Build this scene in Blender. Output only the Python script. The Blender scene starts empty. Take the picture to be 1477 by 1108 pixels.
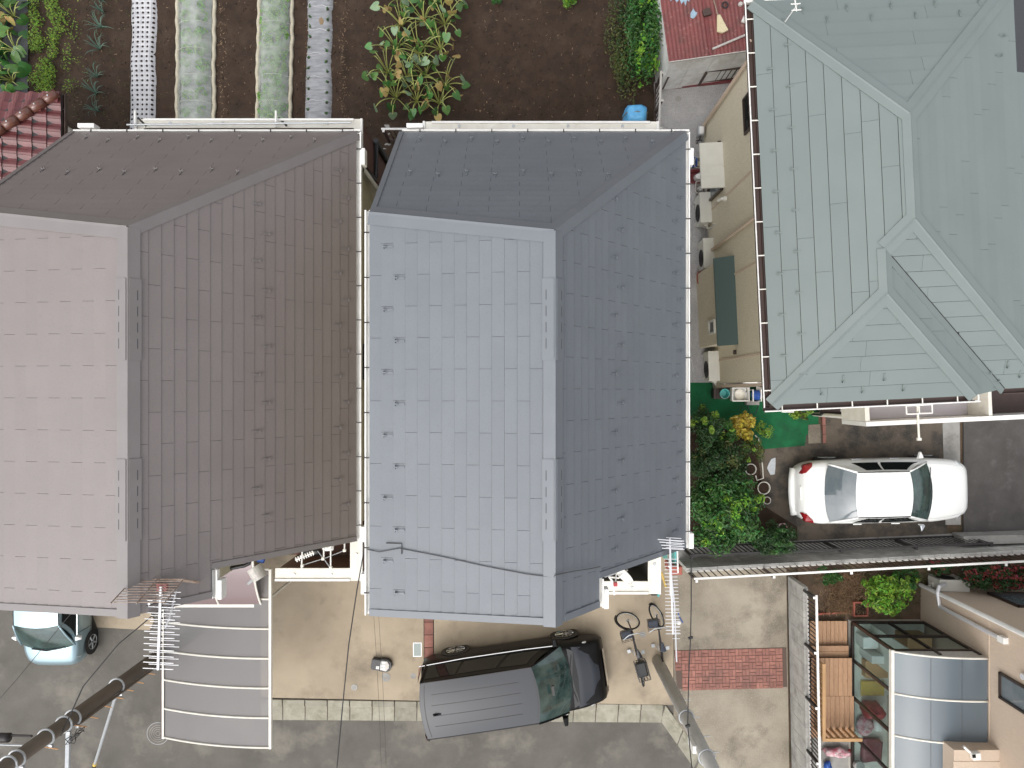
import bpy, bmesh, math, random
from mathutils import Vector, Matrix, noise
R = math.radians
random.seed(11)
S = bpy.context.scene
COL = S.collection
# ------------------------------------------------------------------ camera
H = 19.9            # drone height above the ground, metres
FPX = 1050.0        # focal length in pixels of the 1477 px wide photograph
NX, NY = 752.0, 566.0   # the point straight below the drone
cam = bpy.data.cameras.new('camera'); camo = bpy.data.objects.new('camera', cam); COL.objects.link(camo)
camo.location = (0, 0, H); camo.rotation_euler = (0, 0, 0)
cam.sensor_fit = 'HORIZONTAL'; cam.sensor_width = 36; cam.lens = 36*FPX/1477
cam.shift_x = (738.5-NX)/1477; cam.shift_y = (NY-554)/1477
cam.clip_start = .1; cam.clip_end = 1000
S.camera = camo
# ------------------------------------------------------------------ light
SUN_EL, SUN_AZ = 58, 216     # compass bearing: south-west
w = bpy.data.worlds.new('World'); S.world = w; w.use_nodes = True
nt = w.node_tree; nt.nodes.clear()
sky = nt.nodes.new('ShaderNodeTexSky'); sky.sky_type = 'NISHITA'; sky.sun_disc = False
sky.sun_elevation = R(SUN_EL); sky.sun_rotation = R(SUN_AZ)
sky.dust_density = 4; sky.air_density = 1.0; sky.ozone_density = 1.0
hs = nt.nodes.new('ShaderNodeHueSaturation'); hs.inputs['Saturation'].default_value = .22
bg = nt.nodes.new('ShaderNodeBackground'); bg.inputs[1].default_value = .15
wo = nt.nodes.new('ShaderNodeOutputWorld')
nt.links.new(sky.outputs[0], hs.inputs['Color']); nt.links.new(hs.outputs[0], bg.inputs[0]); nt.links.new(bg.outputs[0], wo.inputs[0])
sl = bpy.data.lights.new('sun', 'SUN'); sl.energy = .6; sl.angle = R(88); sl.color = (1, .97, .92)
so = bpy.data.objects.new('sun', sl); COL.objects.link(so)
az = R(SUN_AZ); el = R(SUN_EL)
sd = Vector((math.sin(az)*math.cos(el), math.cos(az)*math.cos(el), math.sin(el)))
so.rotation_euler = sd.to_track_quat('Z', 'Y').to_euler(); so.location = sd*40
S.view_settings.view_transform = 'Standard'; S.view_settings.look = 'None'
S.view_settings.gamma = 1; S.view_settings.use_curve_mapping = False
S.view_settings.exposure = 0.8
S.render.engine = 'CYCLES'
# ------------------------------------------------------------------ helpers
def P(px, py, z=0.0):
    """photo position + real height -> place in the world"""
    d = (H-z)/FPX
    return Vector(((px-NX)*d, (NY-py)*d, z))
def pp(pts, z=0.0): return [P(a, b, z) for a, b in pts]
WM = {}
class MB:
    def __init__(s): s.v = []; s.f = []
    def poly(s, pts):
        n = len(s.v); s.v += [Vector(p) for p in pts]; s.f.append(list(range(n, n+len(pts)))); return s
    def box(s, c, size, rz=0, rot=None):
        M = Matrix.Translation(Vector(c)) @ ((rot.to_4x4() if rot else Matrix.Rotation(rz, 4, 'Z')))
        n = len(s.v); a, b, d = size[0]/2, size[1]/2, size[2]/2
        for x in (-a, a):
            for y in (-b, b):
                for z in (-d, d): s.v.append(M @ Vector((x, y, z)))
        for q in ((0,1,3,2),(4,6,7,5),(0,4,5,1),(2,3,7,6),(0,2,6,4),(1,5,7,3)): s.f.append([n+i for i in q])
        return s
    def bb(s, x0, x1, y0, y1, z0, z1): return s.box(((x0+x1)/2, (y0+y1)/2, (z0+z1)/2), (abs(x1-x0), abs(y1-y0), abs(z1-z0)))
    def prism(s, pts, z0, z1):
        a = 0
        for i in range(len(pts)):
            p, q = pts[i], pts[(i+1) % len(pts)]; a += p[0]*q[1]-q[0]*p[1]
        if a < 0: pts = pts[::-1]
        n = len(s.v); m = len(pts)
        s.v += [Vector((p[0], p[1], z0)) for p in pts]+[Vector((p[0], p[1], z1)) for p in pts]
        s.f.append([n+i for i in range(m)][::-1]); s.f.append([n+m+i for i in range(m)])
        for i in range(m): j = (i+1) % m; s.f.append([n+i, n+j, n+m+j, n+m+i])
        return s
    def path(s, pts, r, n=6, r1=None, cap=True):
        pts = [Vector(p) for p in pts]; base = len(s.v); m = len(pts)
        up = None
        for i, p in enumerate(pts):
            t = (pts[min(i+1, m-1)]-pts[max(i-1, 0)]).normalized()
            if up is None: up = t.orthogonal().normalized()
            a = (up-t*up.dot(t))
            a = a.normalized() if a.length > 1e-6 else t.orthogonal().normalized()
            up = a; b = t.cross(a)
            rr = r if r1 is None else r+(r1-r)*i/(m-1)
            for k in range(n):
                th = 2*math.pi*k/n; s.v.append(p+a*math.cos(th)*rr+b*math.sin(th)*rr)
        for i in range(m-1):
            for k in range(n):
                k2 = (k+1) % n
                s.f.append([base+i*n+k, base+i*n+k2, base+(i+1)*n+k2, base+(i+1)*n+k])
        if cap:
            s.f.append([base+k for k in range(n)][::-1]); s.f.append([base+(m-1)*n+k for k in range(n)])
        return s
    def tube(s, a, b, r, r1=None, n=8): return s.path([a, b], r, n, r1)
    def grid(s, fn, nu, nv):
        b = len(s.v)
        for i in range(nu+1):
            for j in range(nv+1): s.v.append(Vector(fn(i/nu, j/nv)))
        for i in range(nu):
            for j in range(nv):
                a = b+i*(nv+1)+j; s.f.append([a, a+nv+1, a+nv+2, a+1])
        return s
    def disc(s, c, r, h, n=20, r1=None, axis=None):
        c = Vector(c); ax = Vector(axis).normalized() if axis else Vector((0,0,1))
        return s.path([c, c+ax*h], r, n, r1)
    def torus(s, c, nrm, Rr, r, N=24, n=8):
        c = Vector(c); nz = Vector(nrm).normalized(); a = nz.orthogonal().normalized(); b = nz.cross(a); base = len(s.v)
        for i in range(N):
            th = 2*math.pi*i/N; d = a*math.cos(th)+b*math.sin(th)
            for k in range(n):
                ph = 2*math.pi*k/n; s.v.append(c+d*(Rr+r*math.cos(ph))+nz*r*math.sin(ph))
        for i in range(N):
            for k in range(n):
                i2 = (i+1) % N; k2 = (k+1) % n
                s.f.append([base+i*n+k, base+i2*n+k, base+i2*n+k2, base+i*n+k2])
        return s
    def hull(s, pts):
        bm = bmesh.new()
        for p in pts: bm.verts.new(p)
        bmesh.ops.convex_hull(bm, input=bm.verts[:])
        bm.verts.ensure_lookup_table(); n = len(s.v)
        for i, v in enumerate(bm.verts): v.index = i; s.v.append(v.co.copy())
        for f in bm.faces: s.f.append([n+v.index for v in f.verts])
        bm.free(); return s
    def mesh(s, name, M=None):
        me = bpy.data.meshes.new(name)
        vs = s.v if M is None else [M @ v for v in s.v]
        me.from_pydata([tuple(v) for v in vs], [], s.f); me.update(); return me
    def build(s, name, mat, parent=None, world=True, smooth=False, kind=None, bevel=0, sub=0, label=None):
        M = None
        if parent is not None and world: M = WM[parent].inverted()
        me = s.mesh(name, M)
        if mat: me.materials.append(mat)
        if smooth:
            for p in me.polygons: p.use_smooth = True
        o = bpy.data.objects.new(name, me); COL.objects.link(o)
        if parent is not None: o.parent = parent; WM[o] = WM[parent]
        else: WM[o] = Matrix.Identity(4)
        if kind: o['kind'] = kind
        if label: o['label'] = label
        if bevel:
            b = o.modifiers.new('bevel', 'BEVEL'); b.width = bevel; b.segments = 2; b.limit_method = 'ANGLE'
        if sub:
            b = o.modifiers.new('sub', 'SUBSURF'); b.levels = sub; b.render_levels = sub
        return o
def tag(o, label, cat, group=None):
    o['label'] = label; o['category'] = cat
    if group: o['group'] = group
    return o
def thing(name, label, cat, loc=(0,0,0), rz=0.0, group=None):
    o = bpy.data.objects.new(name, None); COL.objects.link(o); o.location = loc; o.rotation_euler = (0, 0, rz)
    o.empty_display_size = .2
    WM[o] = Matrix.Translation(Vector(loc)) @ Matrix.Rotation(rz, 4, 'Z')
    return tag(o, label, cat, group)
def dup(o, parent=None, loc=None, rz=None, label=None):
    c = o.copy(); COL.objects.link(c); c.parent = parent
    if loc is not None: c.location = loc
    if rz is not None: c.rotation_euler = (0, 0, rz)
    if label: c['label'] = label
    for ch in [x for x in COL.objects if x.parent == o]: dup(ch, c)
    return c
def piece(name, me, parent, M):
    """a piece that shares mesh data; M = world matrix"""
    o = bpy.data.objects.new(name, me); COL.objects.link(o); o.parent = parent
    o.matrix_local = WM[parent].inverted() @ M
    WM[o] = M
    return o
def structure(o): o['kind'] = 'structure'; return o
# ------------------------------------------------------------------ materials
def C(h):
    """sRGB 0-255 -> linear"""
    return tuple((((x/255)+.055)/1.055)**2.4 if x/255 > .04045 else x/255/12.92 for x in h)
def pm(name, c1, c2=None, scale=4.0, rough=.6, bump=0.0, bscale=80.0, metal=0.0, spec=.5, coat=0.0, ovar=0.0, ivar=0.0,
       c3=None, s3=.6, t3=(.5,.7), c4=None, s4=150.0, t4=(.62,.7), stretch=None, hvar=0.0, trans=0.0, sss=0.0, wave=None):
    m = bpy.data.materials.new(name); m.use_nodes = True; t = m.node_tree; N = t.nodes; L = t.links
    b = N['Principled BSDF']; b.inputs['Roughness'].default_value = rough; b.inputs['Metallic'].default_value = metal
    b.inputs['Specular IOR Level'].default_value = spec; b.inputs['Coat Weight'].default_value = coat; b.inputs['Coat Roughness'].default_value = .08
    geo = N.new('ShaderNodeNewGeometry'); pos = geo.outputs['Position']
    if stretch:
        mp = N.new('ShaderNodeMapping'); mp.inputs['Scale'].default_value = stretch; L.new(pos, mp.inputs[0]); pos = mp.outputs[0]
    def nz(sc, detail=6, rg=.6):
        n = N.new('ShaderNodeTexNoise'); n.inputs['Scale'].default_value = sc; n.inputs['Detail'].default_value = detail; n.inputs['Roughness'].default_value = rg
        L.new(pos, n.inputs['Vector']); return n.outputs['Fac']
    def rng(fac, lo, hi):
        r = N.new('ShaderNodeMapRange'); r.inputs[1].default_value = lo; r.inputs[2].default_value = hi; L.new(fac, r.inputs[0]); return r.outputs[0]
    def mix(fac, a, bb):
        x = N.new('ShaderNodeMix'); x.data_type = 'RGBA'; L.new(fac, x.inputs[0])
        for sock, val in ((x.inputs[6], a), (x.inputs[7], bb)):
            if isinstance(val, tuple): sock.default_value = (*val, 1)
            else: L.new(val, sock)
        return x.outputs[2]
    c = c1
    if c2: c = mix(rng(nz(scale), .36, .64), c1, c2)
    if c3: c = mix(rng(nz(s3, 7, .65), *t3), c, c3)
    if c4: c = mix(rng(nz(s4, 2, .5), *t4), c, c4)
    if wave:   # (direction, scale, colour, width): fine lines
        wv = N.new('ShaderNodeTexWave'); wv.bands_direction = wave[0]; wv.inputs['Scale'].default_value = wave[1]; wv.inputs['Distortion'].default_value = wave[4] if len(wave) > 4 else 0
        L.new(pos, wv.inputs[0]); c = mix(rng(wv.outputs['Fac'], wave[3], min(1, wave[3]+.1)), c, wave[2])
    if ovar or ivar or hvar:
        h = N.new('ShaderNodeHueSaturation')
        if isinstance(c, tuple): h.inputs['Color'].default_value = (*c, 1)
        else: L.new(c, h.inputs['Color'])
        src = N.new('ShaderNodeObjectInfo').outputs['Random'] if ovar else geo.outputs['Random Per Island']
        v = ovar or ivar
        mr = N.new('ShaderNodeMapRange'); mr.inputs[3].default_value = 1-v; mr.inputs[4].default_value = 1+v; L.new(src, mr.inputs[0]); L.new(mr.outputs[0], h.inputs['Value'])
        if hvar:
            wn = N.new('ShaderNodeTexWhiteNoise'); wn.noise_dimensions = '1D'; L.new(src, wn.inputs['W'])
            m2 = N.new('ShaderNodeMapRange'); m2.inputs[3].default_value = .5-hvar; m2.inputs[4].default_value = .5+hvar; L.new(wn.outputs['Value'], m2.inputs[0]); L.new(m2.outputs[0], h.inputs['Hue'])
        c = h.outputs[0]
    if isinstance(c, tuple): b.inputs['Base Color'].default_value = (*c, 1)
    else: L.new(c, b.inputs['Base Color'])
    if bump:
        bp = N.new('ShaderNodeBump'); bp.inputs['Strength'].default_value = bump; bp.inputs['Distance'].default_value = .02
        L.new(nz(bscale, 4), bp.inputs['Height']); L.new(bp.outputs[0], b.inputs['Normal'])
    if trans:
        tb = N.new('ShaderNodeBsdfTranslucent'); ms = N.new('ShaderNodeMixShader'); ms.inputs[0].default_value = trans
        if isinstance(c, tuple): tb.inputs[0].default_value = (*c, 1)
        else: L.new(c, tb.inputs[0])
        L.new(b.outputs[0], ms.inputs[1]); L.new(tb.outputs[0], ms.inputs[2]); L.new(ms.outputs[0], N['Material Output'].inputs[0])
    return m
def see_through(name, col, alpha, rough=.1, spec=.5, wr=None):
    """thin sheet: net, film, polycarbonate or glass that lets part of the light pass"""
    m = bpy.data.materials.new(name); m.use_nodes = True; t = m.node_tree; N = t.nodes; L = t.links
    b = N['Principled BSDF']; b.inputs['Base Color'].default_value = (*col, 1); b.inputs['Roughness'].default_value = rough; b.inputs['Specular IOR Level'].default_value = spec
    tr = N.new('ShaderNodeBsdfTransparent'); ms = N.new('ShaderNodeMixShader'); ms.inputs[0].default_value = alpha
    tr.inputs[0].default_value = (*(min(1, .55+.45*x/max(col)) for x in col), 1)
    L.new(tr.outputs[0], ms.inputs[1]); L.new(b.outputs[0], ms.inputs[2]); L.new(ms.outputs[0], N['Material Output'].inputs[0])
    if wr:
        n = N.new('ShaderNodeTexNoise'); n.inputs['Scale'].default_value = wr; n.inputs['Detail'].default_value = 3
        g = N.new('ShaderNodeNewGeometry'); L.new(g.outputs['Position'], n.inputs['Vector'])
        r = N.new('ShaderNodeMapRange'); r.inputs[1].default_value = .35; r.inputs[2].default_value = .7; r.inputs[3].default_value = alpha-.12; r.inputs[4].default_value = min(1, alpha+.2)
        L.new(n.outputs['Fac'], r.inputs[0]); L.new(r.outputs[0], ms.inputs[0])
    return m
M_ = {}
M_['slate_grey'] = pm('slate_grey', (.134,.148,.164), (.146,.160,.176), 1.2, rough=.42, bump=.12, bscale=140, ovar=.025, c4=(.118,.131,.146), s4=60, t4=(.55,.75))
M_['slate_brown'] = pm('slate_brown', (.160,.134,.127), (.174,.147,.140), 1.2, rough=.50, spec=1.0, bump=.12, bscale=140, ovar=.03, c4=(.136,.114,.109), s4=60, t4=(.55,.75))
M_['cap_grey'] = pm('cap_grey', (.134,.148,.164), (.146,.160,.176), 2, rough=.38)
M_['cap_brown'] = pm('cap_brown', (.16,.142,.138), (.175,.157,.153), 2, rough=.45, spec=.9)
M_['deck_dark'] = pm('roof_underlay', (.05,.049,.049), rough=.8)
M_['vent_slot'] = pm('vent_slot', (.06,.06,.062), rough=.7)
M_['green_metal'] = pm('green_metal', (.150,.180,.172), (.161,.191,.183), .8, rough=.45, ovar=.03, bump=.05, bscale=30)
M_['green_cap'] = pm('green_cap', (.152,.182,.174), (.164,.193,.185), 1.5, rough=.42)
M_['white'] = pm('white_painted', (.78,.77,.74), (.70,.69,.66), 3, rough=.45)
M_['cream'] = pm('cream_white', (.72,.70,.63), (.64,.61,.54), 4, rough=.5)
M_['dirty_white'] = pm('dirty_white', (.80,.80,.79), (.66,.66,.64), 5, rough=.6, c3=(.55,.53,.49), s3=2)
M_['beige_wall'] = pm('beige_wall', (.50,.46,.33), (.44,.40,.29), 6, rough=.85, bump=.3, bscale=120)
M_['brown_wall'] = pm('brown_wall', (.13,.062,.045), (.11,.055,.042), 5, rough=.7, bump=.2)
M_['tan_siding'] = pm('tan_siding', (.66,.60,.465), (.58,.525,.40), 9, rough=.8, bump=.25, bscale=70, stretch=(7,7,1), c4=(.50,.45,.34), s4=12, t4=(.5,.7))
M_['tan_siding2'] = pm('tan_siding_pink', (.56,.45,.35), (.50,.40,.31), 8, rough=.8, bump=.25, bscale=70, stretch=(6,6,1))
M_['black'] = pm('black_plastic', (.012,.012,.013), rough=.4)
M_['dark_metal'] = pm('dark_metal', (.035,.032,.032), rough=.5, metal=.3)
M_['brown_metal'] = pm('brown_metal', (.06,.036,.028), (.05,.03,.025), 6, rough=.5)
M_['bronze'] = pm('bronze_frame', (.05,.034,.028), rough=.35, metal=.4)
M_['steel'] = pm('galvanised_steel', (.50,.52,.53), (.42,.44,.46), 12, rough=.45, metal=.5)
M_['alu'] = pm('aluminium', (.72,.72,.74), rough=.4, metal=.4)
M_['rust'] = pm('rusty_metal', (.36,.31,.26), (.25,.16,.11), 25, rough=.7, c3=(.20,.10,.06), s3=6)
M_['rubber'] = pm('tyre_rubber', (.018,.018,.018), rough=.8)
M_['asphalt'] = pm('asphalt', (.128,.118,.102), (.094,.086,.074), .9, rough=.9, bump=.5, bscale=160, c3=(.205,.188,.158), s3=.7, t3=(.52,.72), c4=(.24,.23,.215), s4=70, t4=(.66,.74))
M_['asphalt_dark'] = pm('asphalt_old', (.072,.066,.062), (.10,.092,.087), 1.4, rough=.9, bump=.6, bscale=150, c3=(.15,.14,.135), s3=2.2, t3=(.55,.8), c4=(.22,.21,.2), s4=55, t4=(.64,.74))
M_['concrete'] = pm('driveway_concrete', (.40,.328,.238), (.315,.258,.186), .7, rough=.9, bump=.3, bscale=130, c3=(.175,.146,.106), s3=.75, t3=(.52,.76), c4=(.43,.37,.29), s4=60, t4=(.62,.74))
M_['concrete2'] = pm('exposed_aggregate', (.20,.17,.13), (.33,.29,.225), .6, rough=.9, bump=.5, bscale=150, c3=(.12,.10,.078), s3=.8, t3=(.5,.7), c4=(.43,.40,.33), s4=65, t4=(.60,.72))
M_['concrete_grey'] = pm('grey_concrete', (.36,.35,.33), (.28,.27,.25), 2.5, rough=.9, bump=.3, c3=(.14,.13,.115), s3=1.5, t3=(.52,.75))
M_['concrete_dark'] = pm('stained_concrete', (.135,.108,.082), (.092,.078,.062), 1.3, rough=.9, bump=.45, bscale=120, c3=(.045,.04,.035), s3=1.3, t3=(.47,.62), c4=(.33,.31,.27), s4=60, t4=(.66,.75))
M_['block_wall'] = pm('block_wall', (.62,.612,.58), (.50,.492,.46), 3, rough=.9, bump=.4, c3=(.30,.29,.26), s3=2.2, t3=(.5,.75), ovar=.07)
M_['block_wall_grey'] = pm('block_wall_grey', (.40,.39,.36), (.31,.302,.278), 3, rough=.9, bump=.4, c3=(.17,.163,.145), s3=2.2, t3=(.5,.75), ovar=.07)
M_['kerb'] = pm('kerb_concrete', (.33,.31,.25), (.26,.245,.19), 4, rough=.9, bump=.3, c3=(.17,.165,.115), s3=3, t3=(.5,.75), ovar=.12)
M_['brick'] = pm('brick_paver', (.30,.135,.105), (.24,.105,.083), 6, rough=.85, bump=.3, ovar=.16, c3=(.14,.075,.062), s3=1.6, t3=(.5,.75))
M_['joint'] = pm('joint_sand', (.10,.07,.055), rough=.95)
M_['soil'] = pm('garden_soil', (.042,.0235,.0130), (.027,.0155,.009), 3, rough=.95, bump=.9, bscale=45, c3=(.058,.037,.024), s3=1.2, t3=(.5,.75), c4=(.11,.066,.038), s4=70, t4=(.69,.77))
M_['dirt'] = pm('yard_dirt', (.13,.085,.055), (.085,.058,.038), 4, rough=.95, bump=.6, c3=(.05,.05,.02), s3=2, c4=(.22,.17,.11), s4=70)
M_['gravel'] = pm('crushed_gravel', (.44,.43,.425), (.32,.312,.305), 60, rough=.95, bump=.9, bscale=90, c3=(.52,.51,.50), s3=1.0, t3=(.5,.75), c4=(.14,.137,.133), s4=75, t4=(.6,.7))
M_['turf'] = pm('artificial_turf', (.006,.115,.040), (.009,.16,.058), 2.0, rough=.9, bump=.8, bscale=300, c3=(.012,.060,.026), s3=1.4, t3=(.48,.7))
M_['red_tile'] = pm('glazed_red_tile', (.165,.050,.050), (.125,.038,.040), 7, rough=.28, ovar=.12, coat=.3)
M_['red_ridge'] = pm('glazed_ridge', (.13,.05,.035), rough=.25, coat=.4)
M_['red_tin'] = pm('red_tin', (.185,.05,.046), (.15,.042,.04), 3, rough=.6, c3=(.10,.042,.034), s3=2.5, t3=(.5,.7), c4=(.25,.12,.105), s4=14, t4=(.6,.75))
M_['blue_paint'] = pm('faded_blue', (.30,.42,.52), (.22,.30,.36), 9, rough=.7)
M_['tarp'] = pm('blue_tarp', (.09,.36,.68), (.13,.44,.74), 8, rough=.35, bump=.5, bscale=14)
M_['rope'] = pm('rope', (.25,.22,.16), rough=.9)
M_['mulch_white'] = pm('white_mulch_film', (.50,.50,.515), (.40,.40,.42), 6, rough=.35, bump=.3, bscale=9)
M_['mulch_silver'] = pm('silver_mulch_film', (.19,.195,.205), (.29,.295,.31), 5, rough=.3, bump=.5, bscale=8, stretch=(.6,3,1))
M_['mulch_black'] = pm('black_mulch_film', (.05,.052,.056), rough=.35, bump=.4, bscale=10)
M_['net'] = see_through('insect_net', (.50,.53,.49), .34, .7, .2, wr=3)
M_['net_edge'] = pm('gathered_net', (.50,.46,.36), (.42,.38,.29), 9, rough=.9, bump=.4)
M_['poly'] = see_through('smoked_polycarbonate', (.155,.148,.148), .80, .5, .5)
M_['poly_brown'] = see_through('brown_polycarbonate', (.20,.145,.145), .93, .22, .5)
M_['poly_blue'] = see_through('blue_polycarbonate', (.115,.145,.17), .80, .25, .6)
M_['glass'] = see_through('window_glass', (.05,.06,.06), .20, .03, .5)
M_['glass_dark'] = pm('dark_glass', (.010,.013,.013), rough=.06, spec=.3)
M_['glass_teal'] = pm('tinted_windscreen', (.045,.085,.078), (.014,.030,.028), 2.6, rough=.05, spec=1.0)
M_['glass_grey'] = pm('rear_glass', (.10,.125,.14), (.15,.17,.18), 1.8, rough=.06, spec=.9)
M_['car_white'] = pm('white_car_paint', (.80,.81,.79), rough=.25, coat=.7)
M_['car_black'] = pm('black_car_paint', (.006,.0055,.0055), rough=.3, spec=.22)
M_['car_black_top'] = pm('black_car_paint_sky_sheen', (.014,.017,.024), rough=.36, spec=.6)  # same black paint; sky sheen on roof and bonnet put into a bluer colour
M_['car_teal'] = pm('pale_teal_metallic', (.30,.42,.47), rough=.32, metal=.55, coat=.8)
M_['chrome'] = pm('chrome', (.75,.76,.78), rough=.12, metal=1)
M_['lamp_red'] = pm('tail_lamp_red', (.25,.012,.016), rough=.15, coat=.6)
M_['lamp_clear'] = pm('head_lamp', (.55,.57,.58), rough=.1, coat=.8)
M_['seat_cloth'] = pm('seat_cloth', (.18,.18,.18), rough=.9)
M_['wood'] = pm('deck_wood', (.44,.265,.155), (.38,.225,.13), 3, rough=.65, ovar=.09, stretch=(9,1,1), c4=(.33,.16,.08), s4=8, t4=(.55,.72))
M_['wood_rail'] = pm('rail_wood', (.50,.30,.14), (.44,.26,.12), 4, rough=.6)
M_['ac_cream'] = pm('ac_cream', (.60,.59,.53), (.56,.55,.49), 4, rough=.5)
M_['pole_brown'] = pm('aged_concrete_pole', (.15,.122,.095), (.112,.092,.073), 3, rough=.8, stretch=(1,1,.4), bump=.2)
M_['pole_grey'] = pm('concrete_pole', (.52,.51,.485), (.43,.42,.40), 3, rough=.8, stretch=(1,1,.4), bump=.2)
M_['yellow'] = pm('yellow_plastic', (.62,.44,.08), (.5,.34,.10), 7, rough=.6)
M_['orange'] = pm('orange_bolt', (.50,.27,.12), rough=.6)
M_['red'] = pm('red_plastic', (.42,.03,.035), (.28,.022,.03), 6, rough=.45)
M_['pink'] = pm('pink_cloth', (.50,.12,.18), (.68,.58,.58), 9, rough=.8)
M_['blue'] = pm('blue_plastic', (.03,.10,.38), rough=.45)
M_['navy'] = pm('navy_cloth', (.03,.036,.05), (.045,.052,.068), 12, rough=.8)
M_['teal'] = pm('teal_plastic', (.10,.42,.40), rough=.4)
M_['maroon'] = pm('maroon_plastic', (.20,.045,.05), rough=.5)
M_['clear_plastic'] = pm('cloudy_plastic', (.50,.48,.45), (.40,.38,.35), 20, rough=.4)
M_['terracotta'] = pm('terracotta', (.33,.10,.07), rough=.8)
M_['straw'] = pm('broom_straw', (.62,.54,.36), (.5,.43,.27), 30, rough=.9)
def leaf(name, c, iv=.45, hv=.03, rough=.45, tr=.25): return pm(name, c, rough=rough, ivar=iv, hvar=hv, trans=tr, spec=.4)
M_['leaf_dark'] = leaf('leaf_dark', (.030,.075,.022))
M_['leaf_camellia'] = leaf('leaf_camellia', (.045,.125,.028), .5)
M_['leaf_bright'] = leaf('leaf_bright', (.14,.30,.030), .4)
M_['leaf_lime'] = leaf('leaf_lime', (.19,.31,.045), .4)
M_['leaf_yellow'] = leaf('leaf_yellow', (.42,.33,.05), .4, .02)
M_['leaf_olive'] = leaf('leaf_olive', (.085,.105,.030), .5, .05)
M_['leaf_red'] = leaf('leaf_red', (.24,.045,.040), .5, .03)
M_['leaf_dry'] = leaf('leaf_dry', (.34,.23,.14), .4, .02)
M_['leek'] = leaf('leek_leaf', (.11,.19,.15), .35, .01)
M_['lettuce'] = leaf('lettuce', (.14,.30,.06), .35, .03)
M_['taro'] = pm('taro_leaf', (.085,.20,.045), (.055,.145,.038), 8, rough=.4, ovar=.45, hvar=.02, trans=.2)
M_['taro_pale'] = pm('taro_leaf_pale', (.22,.31,.19), (.17,.26,.14), 8, rough=.6, ovar=.3, trans=.2)
M_['taro_yellow'] = pm('taro_leaf_yellowed', (.36,.33,.10), (.40,.24,.11), 9, rough=.6, ovar=.25, trans=.2)
M_['stalk'] = pm('taro_stalk', (.36,.38,.12), (.27,.31,.09), 8, rough=.5, ovar=.3)
M_['bark'] = pm('bark', (.06,.045,.032), rough=.9, bump=.5)
# ================================================================== GROUND
def sheet(name, pts, z, mat, thick=.05):
    return structure(MB().prism([(p.x, p.y) for p in pp(pts, z)], z-thick, z).build(name, M_[mat]))
g = MB().bb(-250, 250, -250, 250, -.25, -.06).build('ground', M_['dirt']); structure(g)
sheet('asphalt_road', [(-500,830),(1130,830),(1139,1500),(-500,1500)], 0, 'asphalt')
sheet('side_yard_concrete', [(470,180),(985,180),(985,845),(470,845)], .004, 'concrete_grey')
# middle driveway and the one beside it
sheet('concrete_driveway', [(376,800),(611,800),(611,1011),(376,1006)], .05, 'concrete', .09)
sheet('concrete_driveway', [(626,800),(971,800),(971,1017),(626,1011)], .05, 'concrete', .09)
MIDSTRIP = sheet('tile_strip', [(611.5,800),(625.5,800),(625.5,1011),(611.5,1011)], .035, 'joint', .08)
tm = MB().box((0,0,0), (.235,.33,.03)).mesh('tile'); tm.materials.append(M_['brick'])
a, b = P(618.5,805,.05), P(618.5,1008,.05); n = 11
for i in range(n):
    p = a.lerp(b, (i+.5)/n); piece('tile', tm, MIDSTRIP, Matrix.Translation((p.x, p.y, .042)))
sheet('aggregate_driveway', [(971.5,815),(1134,815),(1141,1270),(1060,1160),(1006,1082),(971.5,1035)], .05, 'concrete2', .09)
# brick paver band, basket weave
BAND = sheet('paver_band', [(972,938),(1134.2,934),(1135.5,991),(977,994)], .054, 'joint', .05)
bme = MB().box((0,0,0), (.168,.079,.02)).mesh('brick'); bme.materials.append(M_['brick'])
o0 = P(973,938.5,.06); ux = (P(1134,934.5,.06)-o0).normalized(); uy = Vector((ux.y, -ux.x, 0)); ang = math.atan2(ux.y, ux.x)
U = .1835
for i in range(16):
    for j in range(6):
        if i == 0 and j > 2: continue
        c = o0+ux*(i+.5)*U+uy*(j+.5)*U
        for k in (-1, 1):
            if (i+j) % 2 == 0: q = c+uy*k*U/4; r_ = ang
            else: q = c+ux*k*U/4; r_ = ang+math.pi/2
            piece('brick', bme, BAND, Matrix.Translation((q.x, q.y, .056+random.uniform(-.002,.002))) @ Matrix.Rotation(r_+random.uniform(-.012,.012), 4, 'Z'))
# L-shaped kerb with gutter blocks
KERB = structure(MB().prism([(p.x,p.y) for p in pp([(376,1008),(955,1015),(958,1034),(376,1034)])], -.08, .006).build('kerb', M_['joint']))
def kerb_run(a, b, c, d, n):
    """a-b inner edge, d-c outer edge"""
    for i in range(n):
        t0, t1 = (i+.02)/n, (i+.98)/n
        q = [a.lerp(b, t0), a.lerp(b, t1), d.lerp(c, t1), d.lerp(c, t0)]
        s0 = [q[0].lerp(q[3], .02), q[1].lerp(q[2], .02), q[1].lerp(q[2], .32), q[0].lerp(q[3], .32)]
        s1 = [q[0].lerp(q[3], .34), q[1].lerp(q[2], .34), q[2], q[3]]
        MB().prism([(p.x,p.y) for p in s0], -.02, .062).build('kerb_stone', M_['kerb'], KERB, bevel=.012)
        MB().prism([(p.x,p.y) for p in s1], -.02, .016).build('gutter_block', M_['kerb'], KERB)
kerb_run(P(376,1007), P(957,1015), P(955,1042), P(376,1038), 18)
kerb_run(P(959,1015), P(1011,1087), P(1001,1108), P(953,1040), 2)
kerb_run(P(1012,1089), P(1062,1159), P(1052,1180), P(1002,1110), 2)
# left lot in front of the brown house
sheet('entrance_step', [(130,878),(215,878),(222,895),(216,909),(140,905)], .03, 'concrete', .06)
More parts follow.
